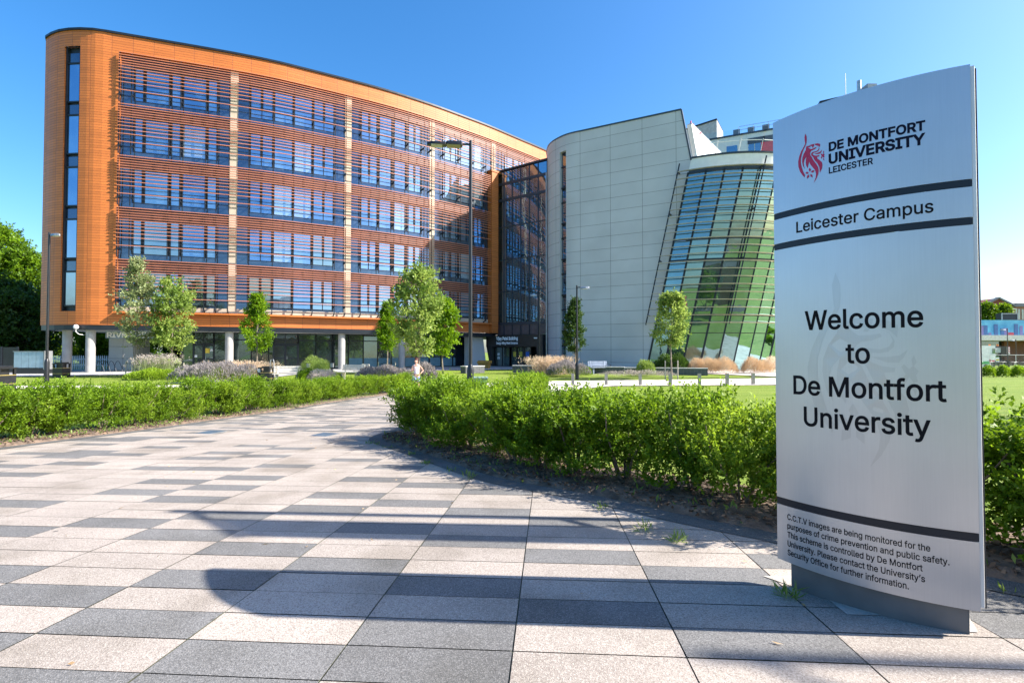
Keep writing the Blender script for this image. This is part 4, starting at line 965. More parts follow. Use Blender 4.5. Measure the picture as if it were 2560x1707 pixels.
def put_shrub(k, x, y, sc, rz, label, group):
    o = protos[k] if k not in used else copy_tree(protos[k]); used.add(k)
    o.location = (x, y, float(pz(y)) + .03 if poly_dist(np.array([x]), np.array([y]))[0] < 1.5 else gz(x, y)); o.scale = (random.uniform(.86, 1.04), random.uniform(.86, 1.04), sc); o.rotation_euler = (random.uniform(-.06, .06), random.uniform(-.06, .06), rz)
    tag(o, label, 'shrub', group)
def along(pts, d, off):
    P = resample(pts, .05); out = []; acc = 0; last = None
    for i, p in enumerate(P):
        if i: acc += np.linalg.norm(p - P[i - 1])
        if last is None or acc - last >= d:
            t = P[min(i + 2, len(P) - 1)] - P[max(i - 2, 0)]; t = t / np.linalg.norm(t); out.append((p + np.array([-t[1], t[0]]) * off)); last = acc
    return out
ORD = ['first', 'second', 'third', 'fourth', 'fifth', 'sixth', 'seventh', 'eighth', 'ninth', 'tenth', 'eleventh', 'twelfth', 'thirteenth', 'fourteenth', 'fifteenth', 'sixteenth', 'seventeenth', 'eighteenth', 'nineteenth', 'twentieth', 'twenty-first', 'twenty-second', 'twenty-third', 'twenty-fourth', 'twenty-fifth', 'twenty-sixth', 'twenty-seventh', 'twenty-eighth', 'twenty-ninth', 'thirtieth', 'thirty-first', 'thirty-second', 'thirty-third', 'thirty-fourth', 'thirty-fifth', 'thirty-sixth', 'thirty-seventh', 'thirty-eighth']
row = [p for p in along(RIGHT_EDGE[2:13], .56, -.66) if p[0] > -2.0]
# walk from the far tip towards the sign and on behind it
right_row = row[::-1]
for i, p in enumerate(right_row):
    if 1.95 < p[0] < 2.2 and False: continue
    put_shrub([0, 1, 3, 0, 2, 1][i % 6], p[0] + random.uniform(-.06, .06), p[1] + random.uniform(-.08, .08), random.uniform(.78, .93) * (1.08 if i < 3 else 1), random.uniform(0, 6.28),
              f'green shrub, {ORD[i]} from the bend in the hedge running behind the welcome sign', 'shrubs of the hedge behind the sign')
second = [(-1.35, 9.35), (-1.3, 10.1), (-1.1, 10.9), (-.85, 11.7), (-.5, 12.4), (-.1, 13.0), (.25, 13.7), (.45, 14.5), (.55, 15.3), (.6, 16.1), (.75, 16.9)]
for i, p in enumerate(second):
    put_shrub([2, 0, 4, 1, 2, 0][i % 6], p[0], p[1], random.uniform(.84, .96) * (1.14 if i > 5 else 1.0), random.uniform(0, 6.28),
              f'green shrub, {ORD[i]} from the bend in the hedge leading towards the tallest lamp', 'shrubs of the hedge past the tall lamp')
left_row = [p for p in along(LEFT_EDGE[1:], .66, .66) if p[1] > 4.8]
for i, p in enumerate(left_row):
    if abs(p[1] - 9.55) < .30: p = p + np.array([-.1, -.25])
    put_shrub([1, 2, 0, 4, 3, 2, 0][i % 7], p[0] + random.uniform(-.08, .08), p[1] + random.uniform(-.1, .1), random.uniform(.84, 1.04) * (.97 if i % 5 else .8), random.uniform(0, 6.28),
              f'pale green shrub, {ORD[i]} from the near end of the hedge opposite the sign', 'shrubs of the hedge along the lawn side of the path')

def env(style, t):
    if style == 'oval': return np.interp(t, [0, .08, .3, .55, .8, .95, 1], [.2, .62, 1, .92, .62, .3, .08])
    if style == 'tall': return np.interp(t, [0, .1, .3, .5, .75, .92, 1], [.25, .7, 1, .85, .55, .3, .08])
    if style == 'cone': return np.interp(t, [0, .07, .25, .45, .7, .88, 1], [.15, .62, 1, .9, .52, .24, .04])
    if style == 'vase': return np.interp(t, [0, .08, .3, .6, .85, 1], [.15, .5, .95, 1, .72, .25])
    return np.interp(t, [0, .12, .4, .7, .9, 1], [.5, .85, 1, .9, .6, .15])
def tree(name, x, y, h, zb, w, style, mat, label, cat='tree', group=None, nl=4200, ls=.085, seed=1, trunk=.05, stakes=False, cl=.16, ncl=90, zbase=None):
    global rng
    rng = np.random.default_rng(seed); z0 = gz(x, y) if zbase is None else zbase
    root = empty(name, (x, y, z0), label, cat, group)
    mb = MB(); ch = h - zb; lean = rng.normal(size=2) * .03
    mb.tube([(0, 0, -.1), (lean[0], lean[1], zb * .6), (lean[0] * 1.4, 0, zb), (0, lean[1], zb + ch * .45), (0, 0, zb + ch * .85)], [trunk * 1.2, trunk, trunk * .85, trunk * .5, trunk * .15], 8)
    nb = 14; C = []
    for k in range(ncl):
        t = rng.random() ** .9; a = rng.random() * 6.283; r = w / 2 * env(style, np.array(t)) * math.sqrt(rng.random()) * rng.uniform(.8, 1.08); C.append((r * math.cos(a), r * math.sin(a), zb + ch * t * .97))
    C = np.array(C)
    for k in range(nb):
        c = C[k]; s = max(zb * .9, c[2] - .35 * ch * (.3 + rng.random() * .4)); mb.tube([(0, 0, s), tuple(c * [.55, .55, 1] + [0, 0, -.06 * ch]), tuple(c)], [trunk * .35, trunk * .22, trunk * .08], 5)
    mb.build('trunk', m_bark, root, smooth=True)
    nl = int(nl * 1.7); ls = ls * 1.35; i = rng.integers(0, ncl, nl // 8); ns = len(i); base = C[i] + rng.normal(size=(ns, 3)) * cl * w / 2.5 * [1, 1, .8]
    d = unit(base * [1, 1, 0]) * .5 + [0, 0, .6] + rng.normal(size=(ns, 3)) * .5
    P, D, rs, t = shoots(base, d, 8, np.full(ns, ls * 3.0), ls, .8); cj = rng.random(ncl)[np.repeat(i, 8)]
    rnd = np.clip(.6 * cj + .2 * rs + .25 * rng.random(len(P)), 0, 1)
    np_quads('crown', leaves(P, D, ls * (.7 + .6 * rng.random(len(P))), ls * .75, .25), mat, rnd=rnd, parent=root)
    return root
def stakes(root, d=.32, h=1.0, bar_=True):
    for s_ in (-1, 1):
        mb = MB(); mb.tube([(s_ * d, .05, -.1), (s_ * d, .05, h)], .035, 8); mb.build('stake', m_wood, root)
    mb = MB(); mb.beam((-d, .05, h - .12), (d, .05, h - .12), .05, .03); mb.build('stake_tie', m_black, root)
def tpx(name, px, Y, ytop, ycb, wpx, style, mat, label, **k):
    x = at(px, Y); g = gz(x, Y); h = EYE + (881 - ytop) / 1280 * Y - g; zb = EYE + (881 - ycb) / 1280 * Y - g
    return tree(name, x, Y, h, zb, wpx / 1280 * Y, style, mat, label, **k)
t = tpx('young_tree', 341, 33, 648, 866, 86, 'tall', L_silver, 'tall slim silvery leaved young tree in front of the white lettered board', seed=21, nl=5200, ls=.085, group='young trees on the lawns'); stakes(t, .7, 1.0)
t = tpx('young_tree', 432, 33.5, 700, 872, 104, 'oval', L_maple, 'shorter pale maple just beside the slim silvery tree', seed=22, nl=4800, ls=.10, group='young trees on the lawns'); stakes(t, .7, .9)
tpx('hornbeam_tree', 642, 34.5, 736, 878, 76, 'cone', L_horn, 'upright conical hornbeam behind the black litter bin and tan grasses', seed=23, nl=6400, ls=.075, cl=.12, ncl=120, group='young trees on the lawns')
t = tpx('hornbeam_tree', 967, 36, 757, 880, 54, 'cone', L_horn, 'narrow conical hornbeam beside the pale column nearest the leafy maple', seed=24, nl=5400, ls=.075, cl=.12, ncl=120, group='young trees on the lawns'); stakes(t, .6, .85)
tpx('maple_tree', 1047, 28, 672, 886, 126, 'vase', L_maple, 'broad pale green maple with forked top standing behind the person', seed=25, nl=5000, ls=.105, trunk=.06, ncl=80, group='young trees on the lawns')
tpx('broadleaf_tree', 1108, 37, 748, 888, 76, 'oval', L_horn, 'darker green shaded tree half hidden behind the broad maple', seed=26, nl=4600, ls=.11, group='young trees on the lawns')
tpx('hornbeam_tree', 1437, 36.5, 748, 880, 56, 'cone', L_dark, 'dark narrow hornbeam in the shade against the grey panelled wing', seed=27, nl=5600, ls=.075, cl=.12, ncl=120, group='young trees on the lawns')
t = tpx('maple_tree', 1679, 31, 736, 872, 84, 'oval', L_maple, 'small round pale maple tied between two stakes before the leaning glass tower', seed=28, nl=4400, ls=.085, group='young trees on the lawns'); stakes(t, .38, 1.15)
# woodland edge behind the left end of the building
for i, (x, y, h, zb, w, mt, lb) in enumerate((
    (-58.5, 61, 13.2, 1.0, 9.5, L_wood, 'large sunlit tree rising just beside the rounded building end'),
    (-65, 64, 17.2, 2.5, 9, L_wood, 'tallest woodland tree at the far edge with loose top against the sky'),
    (-55.5, 66, 9.5, .4, 8, L_wood, 'bright tree directly behind the leftmost lamp post'),
    (-46, 46.5, 6.4, .1, 6.5, L_dark, 'dark shaded bushy tree hanging over the grey cabinets'),
    (-49.5, 49, 8.2, .5, 7.5, L_dark, 'dark shaded tree at the outer end of the woodland'),
    (-51, 69, 9.6, .2, 8, L_wood, 'bright leafy tree seen between the lamp post and the end column'),
    (-47.5, 60, 7.0, .2, 5.5, L_wood, 'leafy tree with long side sprays between the two end columns'),
    (-41, 66, 8.5, .2, 8, L_dark, 'dark tree behind the undercroft seen beside the white panelled wall'),
    (-33, 66, 8.0, .3, 8, L_dark, 'dark tree in the shade behind the hanging sign board'),
    (-24, 68, 8.0, .3, 8, L_dark, 'dark tree in the shade behind the first glass doors'),
    (-70, 60, 11, .3, 10, L_wood, 'woodland tree cut by the left edge of the photo'))):
    tree('woodland_tree', x, y, h, zb, w, 'round', mt, lb, group='woodland trees behind the building', nl=15000, ls=.21, seed=60 + i, trunk=.22, cl=.13, ncl=170)

def grass_clump(name, x, y, h, w, n, mat, label, cat, group=None, seed=1, heads=None, droop=.5, bw=.012, d=None):
    """arching blades from the ground with optional plumes"""
    global rng
    rng = np.random.default_rng(seed); z0 = gz(x, y); root = empty(name, (x, y, z0), label, cat, group); d = d or w
    b = np.stack([rng.normal(size=n) * w * .2, rng.normal(size=n) * d * .2, np.zeros(n)], -1); az = rng.random(n) * 6.283
    out = np.stack([np.cos(az) * w / d if w > d else np.cos(az), np.sin(az), np.zeros(n)], -1); hh = h * (.6 + .45 * rng.random(n)); r = w * .36 * rng.random(n)
    Q = []; pts = [b + out * (r * k ** 1.7)[:, None] + np.stack([np.zeros(n), np.zeros(n), hh * (k - droop * .35 * k ** 3)], -1) for k in (0, .4, .75, 1)]
    sd = unit(np.cross(out, [0, 0, 1]) + rng.normal(size=(n, 3)) * .3)
    for k, (a, c) in enumerate(zip(pts, pts[1:])):
        w0, w1 = bw * (1 - k * .3), bw * (1 - (k + 1) * .3); Q.append(np.stack([a - sd * w0, a + sd * w0, c + sd * w1, c - sd * w1], 1))
    Q = np.concatenate(Q); np_quads('blades', Q, mat, rnd=np.tile(rng.random(n), 3), parent=root)
    if heads is not None:
        m = n // 2; P = np.repeat(pts[3][:m], 5, 0) + rng.normal(size=(m * 5, 3)) * [.03, .03, .07]; D = np.repeat(out[:m] * .5 + [0, 0, .8], 5, 0) + rng.normal(size=(m * 5, 3)) * .3
        np_quads('plumes', leaves(P, D, .13 * (.7 + .6 * rng.random(m * 5)), .025, .2), heads, parent=root)
    return root
def mound(name, x, y, h, w, d, n, mat, label, cat, group=None, seed=1, ls=.05, top=None, leafw=.3, rz=0):
    """low rounded mass of foliage; top: second material for the tips"""
    global rng
    rng = np.random.default_rng(seed); root = empty(name, (x, y, gz(x, y)), label, cat, group, rz)
    a = rng.random(n) * 6.283; q = np.sqrt(rng.random(n)); t = rng.random(n) ** .45; lump = 1 + .12 * np.sin(a * 3 + seed) + .10 * np.sin(a * 7 + 2 * seed)
    X = q * np.cos(a) * w / 2 * lump; Y_ = q * np.sin(a) * d / 2 * lump; zt = h * np.sqrt(np.clip(1 - q ** 2.6, .02, 1)) * (1 + .10 * np.sin(X * 5 + seed) + .08 * np.sin(Y_ * 6))
    P = np.stack([X, Y_, zt * t], -1); D = np.stack([np.cos(a) * q * .7, np.sin(a) * q * .7, np.full(n, .9)], -1) + rng.normal(size=(n, 3)) * .35
    L_ = ls * (.7 + .6 * rng.random(n)); o = np_quads('foliage', leaves(P, D, L_, L_ * leafw, .2), mat, rnd=np.clip(.5 * rng.random(n) + .5 * t, 0, 1), parent=root)
    if top is not None:
        m = n // 2; s_ = rng.integers(0, n, m); P2 = np.stack([X[s_], Y_[s_], zt[s_] * (.93 + .18 * rng.random(m))], -1); D2 = D[s_] * [.5, .5, 1]
        np_quads('flower_spikes', leaves(P2, D2, ls * 2.2 * (.6 + .6 * rng.random(m)), ls * .32, .1), top, parent=root)
    return root
def gp(px, Y): return at(px, Y), Y
mound('lavender_bed', *gp(545, 28.8), .88, 5.0, 2.2, 9000, L_lav, 'long lavender mound with grey purple flower spikes in front of the tan grasses', 'lavender', 'lavender mounds', 31, .10, L_lavf, .16)
mound('lavender_bed', *gp(957, 29.5), .72, 3.2, 2.0, 7500, L_lav, 'rounded lavender mound with mauve top between the benches and the person', 'lavender', 'lavender mounds', 32, .09, L_lavf, .16)
mound('lavender_bed', *gp(1415, 33.5), .80, 2.7, 1.6, 6500, L_lav, 'green lavender mound with grey tips beside the short lamp near the grey wing', 'lavender', 'lavender mounds', 33, .09, L_lavf, .16)
mound('groundcover_shrub', *gp(385, 31), .62, 3.2, 1.6, 6500, L_boxb, 'low bright green shrub bed below the two silvery young trees', 'shrub', None, 34, .07, None, .6)
mound('flowering_bush', *gp(790, 30), 1.35, 1.9, 1.5, 6500, L_strawg, 'tall feathery green bush between the benches', 'bush', None, 35, .12, None, .14)
mound('feather_grass', *gp(808, 27.5), .80, 1.5, 1.3, 5200, L_feather, 'whitish feathery grass clump in front of the green bush', 'ornamental grass', None, 36, .13, None, .07)
mound('green_shrub', *gp(763, 27.6), .85, .9, .9, 3200, L_box, 'small upright green shrub beside the whitish feathery grass', 'shrub', None, 37, .07, None, .5)
mound('low_plant', *gp(830, 31), .45, 1.2, 1.0, 2500, L_lav, 'low pale green plants behind the whitish feathery grass', 'plant', None, 46, .08, None, .3)
grass_clump('plume_grass', *gp(395, 32.5), 1.75, 2.6, 900, L_silver, 'grey plumed grass clump behind the two silvery young trees', 'ornamental grass', None, 38, L_feather, .7, .010)
grass_clump('plume_grass', *gp(610, 31), 1.15, 2.9, 1700, L_straw, 'wide tan grass clump behind the long lavender mound by the litter bin', 'ornamental grass', 'tan grasses', 39, L_straw, .5, .012, 1.8)
grass_clump('plume_grass', *gp(1378, 35.5), 1.35, 2.6, 1700, L_straw, 'tan plumed grass clump in front of the dark west entrance', 'ornamental grass', 'tan grasses', 40, L_straw, .5, .012, 1.8)
mound('shrub_rose', *gp(1068, 29), 1.15, 1.2, 1.0, 3200, L_lav, 'loose shrub with pinkish tips beside the broad maple trunk', 'shrub', None, 41, .10, L_lavf, .5)
mound('dry_plant', *gp(1072, 26.5), .6, 1.2, .9, 1800, L_silver, 'greyish dry plant next to the person', 'plant', None, 47, .13, None, .12)
mound('rosemary_bush', *gp(1615, 34.2), 1.05, 1.2, 1.0, 3600, L_strawg, 'upright bright green bush in front of the low dark brick wall', 'bush', None, 42, .14, None, .16)
mound('green_shrub', *gp(1468, 35.3), .55, .6, .5, 1500, L_box, 'tiny green shrub at the foot of the low dark brick wall', 'shrub', None, 48, .09, None, .4)
mound('evergreen_shrub', *gp(1683, 39.2), 1.35, 2.9, 1.6, 7500, L_dark, 'dark evergreen shrub behind the low brick wall below the glass tower', 'shrub', None, 43, .09, None, .6)
mound('dry_sedge', *gp(1600, 33.2), .38, 5.2, 1.0, 3200, L_feather, 'low greyish sedge strip along the foot of the brick wall', 'ornamental grass', None, 49, .14, None, .06)
for px, Y, w, lb in ((1758, 38.6, 2.0, 'leftmost low russet grass dome below the glass tower, greyer than the next'), (1803, 36.5, 2.35, 'largest russet grass dome below the glass tower, with white flowers at its foot'), (1888, 36.5, 2.0, 'russet grass dome standing alone nearest the welcome sign'), (1930, 38.5, 1.9, 'pale straw grass dome partly hidden behind the welcome sign')):
    mound('grass_dome', *gp(px, Y), 1.0, w, 1.5, 6500, L_rust if px < 1920 else L_straw, lb, 'ornamental grass', 'russet grass domes', int(px), .22, None, .05)
# weeds in the joints and along the border
wp_ = [p for p in scatter_bed(RIGHT_EDGE, 1, 90, .5, 8.6)]
wp_ = [p for p in wp_ if -.30 < poly_dist(p[None, 0], p[None, 1])[0] < -.17]; Q = []
for p in wp_[:46]:
    k = rng.integers(6, 26); B = np.tile(np.array([p[0], p[1], pz(p[1])]), (k, 1)) + rng.normal(size=(k, 3)) * [.03, .03, 0]; c = poly_dist(B[:1, 0], B[:1, 1])[0]
    if c < -.34 or c > .3: B += [.0, 0, 0]
    Q.append(leaves(B, rng.normal(size=(k, 3)) * .5 + [0, 0, .8], .03 + .05 * rng.random(k), .010, .2))
for (x, y, k) in ((1.31, 2.46, 60), (2.35, 2.0, 50), (2.55, 2.25, 40), (1.05, 3.28, 50), (.9, 3.5, 40), (-.43, 5.3, 30), (2.3, 1.75, 30)):
    B = np.tile(np.array([x, y, float(pz(y))]), (k, 1)) + rng.normal(size=(k, 3)) * [.025, .025, 0]; Q.append(leaves(B, rng.normal(size=(k, 3)) * .55 + [0, 0, .8], .05 + .06 * rng.random(k), .006, .15))
tag(np_quads('weeds', np.concatenate(Q), L_strawg), 'small green weeds growing in the joints along the path border', 'weeds', kind='stuff')
Q = []
P = np.stack([rng.uniform(-4, 2.5, 60), rng.uniform(1.6, 9, 60), np.zeros(60)], -1); P[:, 2] = pz(P[:, 1]) + .008
tag(np_quads('leaf_litter', leaves(P, rng.normal(size=(60, 3)) * [1, 1, .05], .02 + .03 * rng.random(60), .012, .1), L_rust), 'a few fallen leaves and bits scattered on the paving', 'litter', kind='stuff')
P = np.concatenate([scatter_bed(LEFT_EDGE, 1, 2600, 6.5, 24), scatter_bed(RIGHT_EDGE, -1, 500, 1.6, 9)])
tag(np_quads('bed_weeds', leaves(P, rng.normal(size=P.shape) * .6 + [0, 0, .7], .035 + .05 * rng.random(len(P)), .02, .2), L_strawg), 'low green weeds creeping over the soil beds', 'weeds', kind='stuff')

# ---------------------------------------------------------------- street furniture
def lamp_post(px, Y, ytop, r, label, head, hdir=(-1, 0), base_h=1.3, double=False):
    x = at(px, Y); g = gz(x, Y); h = EYE + (881 - ytop) / 1280 * Y - g
    root = empty('lamp_post', (x, Y, g), label, 'street lamp', 'slim black lamp posts')
    mb = MB(); mb.tube([(0, 0, base_h), (0, 0, h)], [r, r * .78], 14); mb.build('pole', m_black, root, smooth=True)
    mb = MB(); mb.tube([(0, 0, -.2), (0, 0, base_h - .09), (0, 0, base_h), (0, 0, base_h + .10)], [r * 1.75, r * 1.75, r * 1.5, r * 1.02], 16); mb.box((0, -r * 1.7, .55), (r * 1.6, r * .3, .5)); mb.build('base', m_black, root, smooth=True)
    d = Vector((*hdir, 0)).normalized(); n = Vector((-d.y, d.x, 0)); zz = h - .12
    mb = MB(); mb.beam(d * .02 + Vector((0, 0, zz)), d * .30 + Vector((0, 0, zz)), .05); mb.build('arm', m_black, root)
    def oval(c0, L, W, H, nose):
        mb = MB(); pr = [(0, .6), (.06, .9), (.3, 1), (.6, 1), (.85, nose), (1, nose * .4)]; up = Vector((0, 0, 1)); rings = []
        for t_, k in pr:
            c = c0 + d * L * t_; rings.append([c + n * W / 2 * k * sx + up * (H * (1.0 if t_ < .9 else .75) * sz - (0 if sz else 0)) for sx, sz in ((-1, 0), (1, 0), (.82, .8), (.5, 1), (-.5, 1), (-.82, .8))])
        for a, b in zip(rings, rings[1:]):
            for k in range(6): mb.face([a[k], a[(k + 1) % 6], b[(k + 1) % 6], b[k]])
        mb.face(rings[0][::-1]); mb.face(rings[-1]); return mb
    z0 = Vector((0, 0, zz - .10))
    if double:
        hd = oval(d * .26 + z0 + Vector((0, 0, .04)), .54, .30, .13, .95).build('control_box', m_black, root); 
        hd = oval(d * .76 + z0 + Vector((0, 0, .03)), .60, .30, .10, .6).build('lamp_head', m_black, root)
        mb = MB(); mb.box(d * .54 + z0 + Vector((0, 0, .025)), (.42, .24, .03), rz=math.atan2(d.y, d.x)); mb.build('diffuser', M('yellowed_diffuser', (.30, .26, .10), .4), root, None)
        mb = MB(); mb.box(d * 1.06 + z0 + Vector((0, 0, .015)), (.34, .22, .03), rz=math.atan2(d.y, d.x)); mb.build('led_panel', M('led_panel', (.5, .48, .38), .3), root)
    else:
        oval(d * .22 + z0, .55, .26, .13, .6).build('lamp_head', m_grey, root)
        mb = MB(); mb.box(d * .5 + z0 - Vector((0, 0, .005)), (.3, .18, .02), rz=math.atan2(d.y, d.x)); mb.build('diffuser', M('lamp_lens', (.6, .6, .55), .3), root)
    return root
lamp_post(1176, 16, 348, .062, 'tallest black lamp post in the middle with a double lamp head pointing at the building', None, (-1, -.12), double=True)
lamp_post(118, 27, 580, .065, 'black lamp post at the rounded end of the orange building', None, (1, -.3))
lamp_post(1442.5, 31, 713, .062, 'black lamp post standing before the grey panelled wing', None, (1, -.25), .95)
lamp_post(1348.5, 44, 733, .06, 'grey lamp post right beside the west entrance', None, (-1, -.1), .9)

def bin_(px, Y, ytop, ybase, w, label, bands=((.36, 1), (.88, 1)), tall=False, panel=False):
    x = at(px, Y); g = gz(x, Y); h = (ybase - ytop) / 1280 * Y
    root = empty('litter_bin', (x, Y, g), label, 'litter bin', 'black litter bins', random.uniform(-.15, .15))
    mb = MB(); mb.box((0, 0, h * .30), (w, w, h * .60)); mb.box((0, 0, .02), (w * 1.02, w * 1.02, .1)); mb.build('body', m_black, root)
    mb = MB()
    for sx in (-1, 1):
        for sy in (-1, 1): mb.box((sx * w * .44, sy * w * .44, h * .73), (w * .12, w * .12, h * .26))
    mb.box((0, 0, h * .73), (w * .55, w * .55, h * .26)); mb.build('corner_post', m_black, root)
    mb = MB(); mb.prism([(-w * .54, -w * .54, h * .86), (w * .54, -w * .54, h * .86), (w * .54, w * .54, h * .86), (-w * .54, w * .54, h * .86)], (0, 0, h * .05)); mb.box((0, 0, h * .94), (w * .8, w * .8, h * .08)); mb.build('lid', m_black, root)
    for t_, _ in bands: mb = MB(); mb.box((0, 0, h * t_ * .68), (w * 1.012, w * 1.012, .022)); mb.build('gold_band', m_gold, root)
    if panel: mb = MB(); mb.box((-w * .72, -.05, h * .46), (w * .34, .10, h * .92)); mb.build('ash_panel', m_black, root); mb = MB(); mb.tube([(-w * .72, -.102, h * .72), (-w * .72, -.108, h * .72)], .11, 14); mb.build('round_badge', m_paper, root)
    return root
bin_(155, 33, 903, 941, .62, 'black square litter bin with gold bands between the two end columns')
bin_(3, 23, 901, 962, .72, 'large black litter bin at the left edge of the photo')
bin_(668, 29, 904, 945, .52, 'black litter bin with a side ash panel and hoop beside the tan grasses', panel=True)
x = at(677, 29.3); g = gz(x, 29.3); o = empty('cycle_hoop', (x, 29.3, g), 'tall grey steel hoop right behind the litter bin by the tan grasses', 'hoop')
mb = MB(); mb.tube([(-.02, 0, -.1), (-.02, 0, 1.15), (.03, 0, 1.28), (.14, 0, 1.28), (.19, 0, 1.15), (.19, 0, -.1)], .025, 8); mb.build('hoop', m_steel, o, smooth=True)

def bench(px, Y, rz, label, L=1.5, mat=None):
    x = at(px, Y); mat = mat or m_bench; root = empty('bench', (x, Y, gz(x, Y)), label, 'bench', 'timber benches', rz)
    mb = MB()
    for k in range(4): mb.box((0, -.05 - .11 * k + .2, .45), (L, .09, .045))
    mb.build('seat', mat, root)
    mb = MB()
    for k in range(3): mb.box((0, .30 + .03 * k, .60 + .12 * k), (L, .035, .10))
    mb.build('backrest', mat, root)
    for s_ in (-1, 1):
        mb = MB(); mb.box((s_ * L * .36, .05, .2), (.09, .40, .46)); mb.beam((s_ * L * .36, .26, .40), (s_ * L * .36, .37, .90), .06); mb.build('leg', mat, root)
    mb = MB(); mb.tube([(L * .5, -.14, .45), (L * .5, -.14, .66), (L * .5, .12, .70), (L * .5, .3, .66)], .018, 6); mb.build('armrest', m_black, root)
    return root
bench(718, 29.5, .25, 'pale timber bench nearest the black litter bin with the hoop')
bench(877, 31, -.25, 'pale timber bench at the left of the pair by the rounded lavender mound')
bench(900, 31.8, -1.0, 'pale timber bench turned sideways behind the other of the pair')
bench(1499, 36.4, 0.35, 'blue grey slatted bench against the grey panelled wing', 1.55, M('blue_grey_timber', (.22, .27, .36), .7))
for px, Y, lb in ((771.5, 29.6, 'short bollard light beside the small green shrub'), (830.5, 30, 'short bollard light right of the tall green bush')):
    x = at(px, Y); root = empty('bollard_light', (x, Y, gz(x, Y)), lb, 'bollard light', 'bollard lights in the planting')
    mb = MB(); mb.tube([(0, 0, -.1), (0, 0, .75)], .06, 12); mb.build('post', m_black, root, smooth=True)
    mb = MB(); mb.box((0, 0, .92), (.16, .16, .24)); mb.build('light_head', m_grey, root); mb = MB(); mb.box((0, 0, 1.06), (.19, .19, .03)); mb.build('cap', m_black, root)
# timber bollards with a wire rail along the pale path
bp = [(1220, 27.6), (1432, 27.4), (1515, 27.1), (1600, 26.8), (1675, 26.6), (1748, 26.7), (1817, 27), (1882, 27.4)]
bp = [(1350, 27.5)] + bp[1:]
for i, (px, Y) in enumerate(bp):
    x = at(px, Y); root = empty('timber_bollard', (x, Y, gz(x, Y)), f'short timber bollard, {ORD[i]} from the entrance along the wire rail', 'bollard', 'timber bollards along the pale path', -.15)
    mb = MB(); mb.box((0, 0, .28), (.155, .155, .66)); mb.build('post', m_wood, root); mb = MB(); mb.prism([(-.08, -.08, .6), (.08, -.08, .6), (.08, .08, .6), (-.08, .08, .6)], (0, 0, .03)); mb.build('cap', M('dark_post_cap', (.25, .23, .2), .8), root)
mb = MB(); P = [Vector((at(px, Y), Y, gz(at(px, Y), Y) + .42)) for px, Y in bp]
for a, b in zip(P, P[1:]): mb.tube([a, (a + b) / 2 - Vector((0, 0, .03)), b], .014, 6)
P2 = P[0] + Vector((-1.7, .2, .0)); mb.tube([P2, P[0]], .014, 6); mb.tube([P[-1], P[-1] + Vector((2.2, .4, -.02))], .014, 6)
tag(mb.build('wire_rail', m_black), 'thin dark wire rail strung between the timber bollards', 'rail')
# green metal cabinet by the tall lamp
x, Y = at(1201, 16.2), 16.2; root = empty('utility_cabinet', (x, Y, gz(x, Y)), 'grey green metal utility cabinet beside the foot of the tallest lamp post', 'cabinet', rz=.15)
mb = MB(); mb.box((0, 0, .48), (.40, .32, .98)); mb.build('body', M('cabinet_green', (.16, .30, .27), .5), root); mb = MB(); mb.box((0, 0, .985), (.46, .38, .05)); mb.build('lid', M('cabinet_lid', (.30, .42, .38), .5), root)
mb = MB(); mb.box((0, -.165, .5), (.34, .012, .84)); mb.build('door', M('cabinet_green_door', (.18, .33, .30), .5), root)
# yellow grit bin
x, Y = at(1211, 48), 48; root = empty('grit_bin', (x, Y, gz(x, Y)), 'mustard yellow grit bin by the white panelled wall near the west entrance', 'grit bin', rz=-.3)
my = M('mustard_plastic', (.34, .19, .03), .55)
mb = MB(); mb.prism([(-.48, -.3, .0), (.48, -.3, .0), (.48, .3, .0), (-.48, .3, .0)], (0, 0, .02)); A = [(-.46, -.28, .02), (.46, -.28, .02), (.46, .28, .02), (-.46, .28, .02)]; B = [(-.54, -.36, .5), (.54, -.36, .5), (.54, .36, .5), (-.54, .36, .5)]
for i in range(4): mb.face([A[i], A[(i + 1) % 4], B[(i + 1) % 4], B[i]])
mb.build('body', my, root)
mb = MB(); mb.prism([(-.60, -.42, .5), (-.60, -.42, .58), (-.60, -.1, .74), (-.60, .42, .74), (-.60, .42, .5)], (1.2, 0, 0)); mb.build('lid', my, root)
# low walls, seats and planters of dark brick
def low_wall(name, pts, h, th, label, cat='wall', cap=.05, z=None):
    c = np.mean(pts, 0); root = empty(name, (c[0], c[1], gz(*c)), label, cat, 'low dark brick walls'); mb = MB(); mc = MB()
    for a, b in zip(pts, pts[1:]):
        a, b = Vector((*a, 0)), Vector((*b, 0)); L = (b - a).length; m = (a + b) / 2; rz = math.atan2(b.y - a.y, b.x - a.x); g = min(gz(a.x, a.y), gz(b.x, b.y))
        mb.box((m.x, m.y, g + h / 2 - .15), (L, th, h + .3), rz=rz); mc.box((m.x, m.y, g + h + cap / 2), (L + .04, th + .06, cap), rz=rz)
    part(mb, 'brickwork', m_dbrick, root); part(mc, 'coping', m_stonecap, root); return root
low_wall('low_wall', [gp(1452, 37), gp(1850 - 290, 36.2)], .45, .4, 'low dark brick wall in front of the grey wing, left of the small staked maple')
low_wall('low_wall', [gp(1562, 36.1), gp(1768, 34.6)], .45, .4, 'low dark brick wall with pale end behind the small staked maple')
low_wall('planter_wall', [gp(1282, 38.5), gp(1345, 38.3)], .50, .6, 'dark brick planter wall before the west entrance doors', 'planter')
low_wall('planter_wall', [gp(1158, 37), gp(1205, 38.2)], .48, .6, 'dark brick planter wall below the white panelled wall', 'planter')
x, Y = at(1135, 27), 27; root = empty('long_bench', (x, Y, gz(x, Y)), 'long low brick seat with a pale timber top left of the tallest lamp', 'bench', rz=.45)
